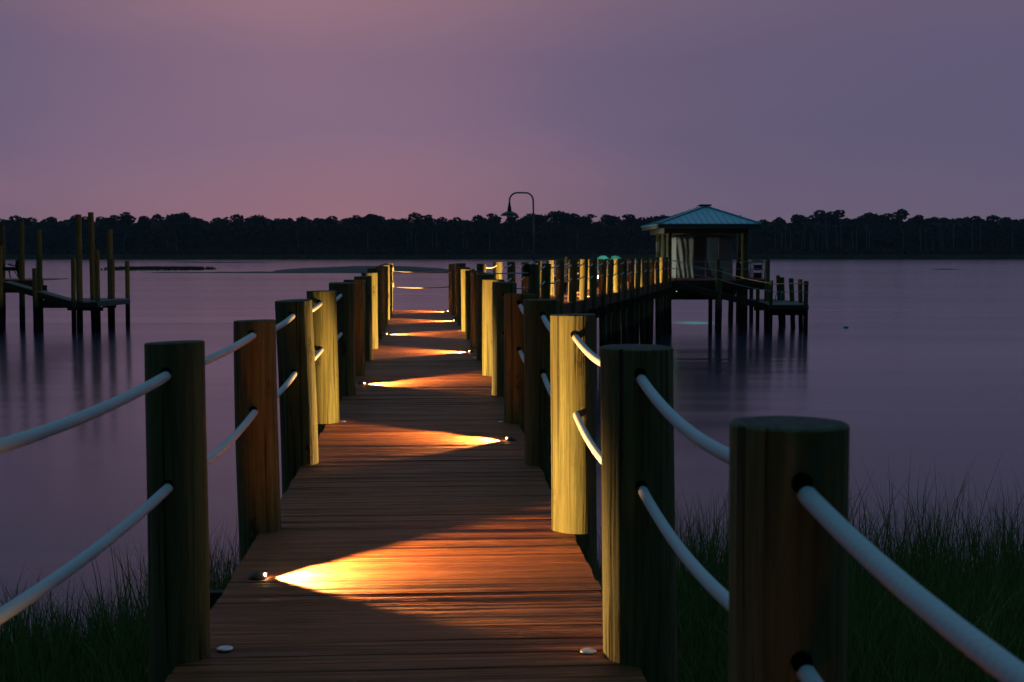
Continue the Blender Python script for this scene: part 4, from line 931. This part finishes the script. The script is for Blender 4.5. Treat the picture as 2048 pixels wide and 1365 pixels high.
# pale post frame at left corner of lounge platform
p0 = at(1131.5, 514, 60.3); p1 = at(1139.5, 514, 60.3)
e = empty('hanging_frame', (p0.x, 60.3, 0)); tag(e, 'pale upright post with a short arm at the left corner of the lounge platform', 'post')
b = MB(); b.box(-.045, .045, -.045, .045, .0, p0.z); b.build('upright', M_TAN, e)
b = MB(); b.box(.048, p1.x - p0.x + .05, -.04, .04, p0.z - .09, p0.z - .005); b.build('arm', M_TAN, e)
# green underwater/dock light
q = at(1354, 582, 60.6); e = empty('green_dock_light', (q.x + .05, 61.2, q.z)); tag(e, 'green fishing light under the shed deck', 'dock light')
b = MB(); b.lathe([(.02, .08), (.07, .05), (.07, 0), (.04, -.03)], seg=14); b.build('housing', M_BLACK, e); b = MB(); b.lathe([(.038, -.031), (.03, -.05), (.01, -.06)], seg=12); b.build('lens', emit('lit_green_lens', (.1, 1, .25), 1.5), e)
point(e, (0, 0, -.12), (.08, 1, .35), .1, .04)
uw = empty('added_green_lamp', (9.5, 66.2, WZ + 1.55)); tag(uw, 'added green lamp over the water under the shed, standing in for an underwater light', 'fishing light')  # added lamp, tints the water green in place of the underwater light
b = MB(); b.lathe([(.10, 0), (.11, .03), (.05, .14), (.02, .2)], seg=16); b.build('housing', M_BLACK, uw); b = MB(); b.lathe([(.02, -.008), (.085, -.002), (.085, .0)], seg=16); b.build('lens', emit('lit_green_glass', (.05, 1, .4), 3), uw)
b = MB(); b.tube([(0, 0, .2), (0, 0, 1.6)], .012, 6); b.build('cord', M_BLACK, uw)
l = bpy.data.lights.new('lamp_glow', 'SPOT'); l.color = (.04, 1, .45); l.energy = 900; l.spot_size = radians(112); l.spot_blend = 1; l.shadow_soft_size = .05
o = bpy.data.objects.new('lamp_glow', l); COL.objects.link(o); o.parent = uw; o.location = (0, 0, -.03)
b = MB(); b.lathe([(.0, -.08), (.10, -.05), (.13, 0), (.1, .05), (.03, .07)], seg=16); q = gnd(1692, 656, WZ); tag(b.build('float_buoy', M_WHITE, None, (q.x, q.y, WZ + .03)), 'tiny pale buoy floating on open water right of the lower platform', 'buoy')

# ------------------------------------------------------------------ left dock
G3 = 'piles of the left dock'
for a in ((0, 10, 451, 5, 61.5, 'pile cut by the left frame edge, taller of the pair'), (-6, 5, 492, -1, 57.5, 'shorter pile cut by the left frame edge'),
          (37, 48, 444, 43.5, 60.5, 'tall pile behind the black outboard motor'), (72, 83, 460, 80, 59.0, 'tall pile left of the gap, next to the short ramp pile'),
          (64, 73, 537, 70, 58.2, 'short pile standing beside the ramp of the left dock'), (142, 151, 515.6, 146.5, 57.8, 'medium pile where the ramp meets the low landing'),
          (151, 163, 429.5, 158.5, 58.6, 'second tallest pile, straight, on the low landing'), (176, 187, 425, 187, 59.4, 'tallest pile, leaning left, on the low landing'),
          (189, 198, 501.7, 196, 58.0, 'medium pile beside the leaning tallest pile'), (214, 225, 459, 220.5, 61.5, 'tall pile at the back of the low landing'),
          (220, 229, 517.7, 224.5, 61.0, 'medium pile touching the tall back pile'), (250, 258.5, 522, 255, 62.0, 'slim rightmost pile of the left dock')):
    pp2(a[0], a[1], a[2], a[3], a[4], a[5] if 'left' in a[5] else a[5] + ' of the left dock', G3)
e = empty('left_dock_landing', (at(190, 600, 58).x, 58, -.93)); tag(e, 'low grey landing of the neighbouring dock on the left', 'dock platform')
ox = e.location.x; PL = lambda px, Yd: (at(px, 600, Yd).x - ox, Yd - 58)
b = MB(); clip_boards(b, [PL(148, 58.6), PL(194, 57.6), PL(259, 61.0), PL(259, 62.2), PL(160, 62.4)], 0, 1); b.build('decking', M_GREY, e)
a, c = PL(146, 58.55), PL(194, 57.55); b = MB(); b.bar((a[0], a[1], -.15), (c[0], c[1], -.15), .045, .22); b.build('fascia_board', M_BEAM, e)
a, c = PL(194.5, 57.55), PL(259.5, 60.95); b = MB(); b.bar((a[0], a[1], -.13), (c[0], c[1], -.13), .045, .20); b.build('fascia_board', M_GREY, e)
a, c = PL(135, 58.9), PL(205, 58.3); b = MB(); b.bar((a[0], a[1], -.36), (c[0], c[1], -.36), .08, .18); b.build('beam', M_BEAM, e)
a, c = PL(205, 61.0), PL(232, 61.0); b = MB(); b.bar((a[0], a[1], -.34), (c[0], c[1], -.34), .08, .16); b.build('beam', M_BEAM, e)
a, c = PL(80, 60.0), PL(146, 60.0); b = MB(); b.bar((a[0], a[1], -.20), (c[0], c[1], -.20), .08, .38); b.build('beam', M_BEAM, e)
r0, r1 = at(6, 564, 58.7), at(144, 604, 58.3); e = empty('left_dock_ramp', r0); tag(e, 'dark gangway ramp sloping down to the low landing of the left dock', 'ramp'); d = (r1 - r0); L = d.length; d.normalize(); up = Vector((-d.z, 0, d.x))
b = MB()
for i in range(int(L / .14)): b.obox(d * (.07 + i * .14) + Vector((0, .5, 0)), d, (0, 1, 0), up, .066, .5, .017)
b.build('decking', M_GREY, e)
for dy in (0, 1.0): b = MB(); b.bar(Vector((0, dy, -.15)), d * L + Vector((0, dy, -.15)), .05, .24); b.build('stringer', M_BEAM, e)
e = empty('left_dock_deck', (at(45, 560, 61).x, 61, at(45, 560, 60).z)); tag(e, 'upper brown timber deck of the neighbouring dock at the left edge', 'dock platform'); ox = e.location.x
x0, x1 = at(-60, 560, 60).x - ox, at(86, 560, 60).x - ox
b = MB(); clip_boards(b, [(x0, -1), (x1, -1), (x1, 2.5), (x0, 2.5)], 0, 1); b.build('decking', M_DECK, e)
b = MB(); b.box(x0, x1 + .02, -1.05, -1.005, -.25, -.036); b.build('fascia_board', M_FASC, e)
b = MB(); b.box(x0, x1 + .06, -.8, -.65, -.62, -.26); b.build('beam', M_BEAM, e)
# outboard motor on boat stern
q = at(30, 556, 61.3); e = empty('outboard_motor', (at(40, 556, 61).x, 61, q.z)); tag(e, 'black outboard motor tilted up on the left dock', 'outboard motor')
b = MB(); prof = [(.05, .46), (.17, .50), (.21, .60), (.21, .78), (.17, .90), (.06, .96)]; b.lathe(prof, seg=18); b.v = [(vx * .9 - .1 + vz * .12, vy * .7, vz * 1.0) for vx, vy, vz in b.v]; b.build('cowling', M_BLACK, e)
b = MB(); b.bar((-.08, 0, .50), (.05, 0, .0), .12, .2); b.build('midsection', M_BLACK, e)
b = MB(); b.tube([(-.1, 0, .55), (-.5, 0, .62), (-.55, 0, .66)], .03, 8); b.build('tiller', M_BLACK, e)
b = MB(); b.lathe([(.02, -.01), (.09, 0), (.09, .02), (.02, .03)], (.05, 0, .02), 12); b.build('propeller', M_BLACK, e)
e = empty('motor_stand', (at(20, 556, 61).x, 61.2, q.z)); tag(e, 'dark cart with a white leg beside the outboard motor', 'cart')
b = MB(); b.box(-.35, .3, -.2, .2, .34, .52); b.build('tray', M_BLACK, e)
b = MB(); b.tube([(-.02, -.1, 0), (-.08, -.1, .34)], .035, 8); b.build('leg', M_WHITE, e)
b = MB(); b.tube([(.28, .1, 0), (.1, .1, .34)], .02, 8); b.build('leg', M_BLACK, e)
b = MB(); b.tube([(-.35, 0, .52), (-.37, 0, .66), (.1, 0, .67)], .015, 8); b.build('handle', M_BLACK, e)
a, c = at(71.5, 525, 59.5), at(74.5, 557, 59.5); b = MB(); b.tube([Vector((c.x, 59.5, q.z - .02)), a], .028, 8); tag(b.build('marker_pole', M_WHITE), 'thin white pole leaning against a tall pile on the left dock', 'pole')

# ------------------------------------------------------------------ haze over the water
hz = MB(); hz.box(-1600, 1600, -90, 1400, -6, 45); o = hz.build('haze', None or bpy.data.materials.new('dusk_haze')); hm = o.data.materials[0]; hm.use_nodes = True
hm.node_tree.nodes.clear(); v = hm.node_tree.nodes.new('ShaderNodeVolumePrincipled'); v.inputs['Color'].default_value = (.72, .82, 1, 1); v.inputs['Density'].default_value = .00010
ho = hm.node_tree.nodes.new('ShaderNodeOutputMaterial'); hm.node_tree.links.new(v.outputs[0], ho.inputs['Volume']); tag(o, None, None, None, 'stuff')
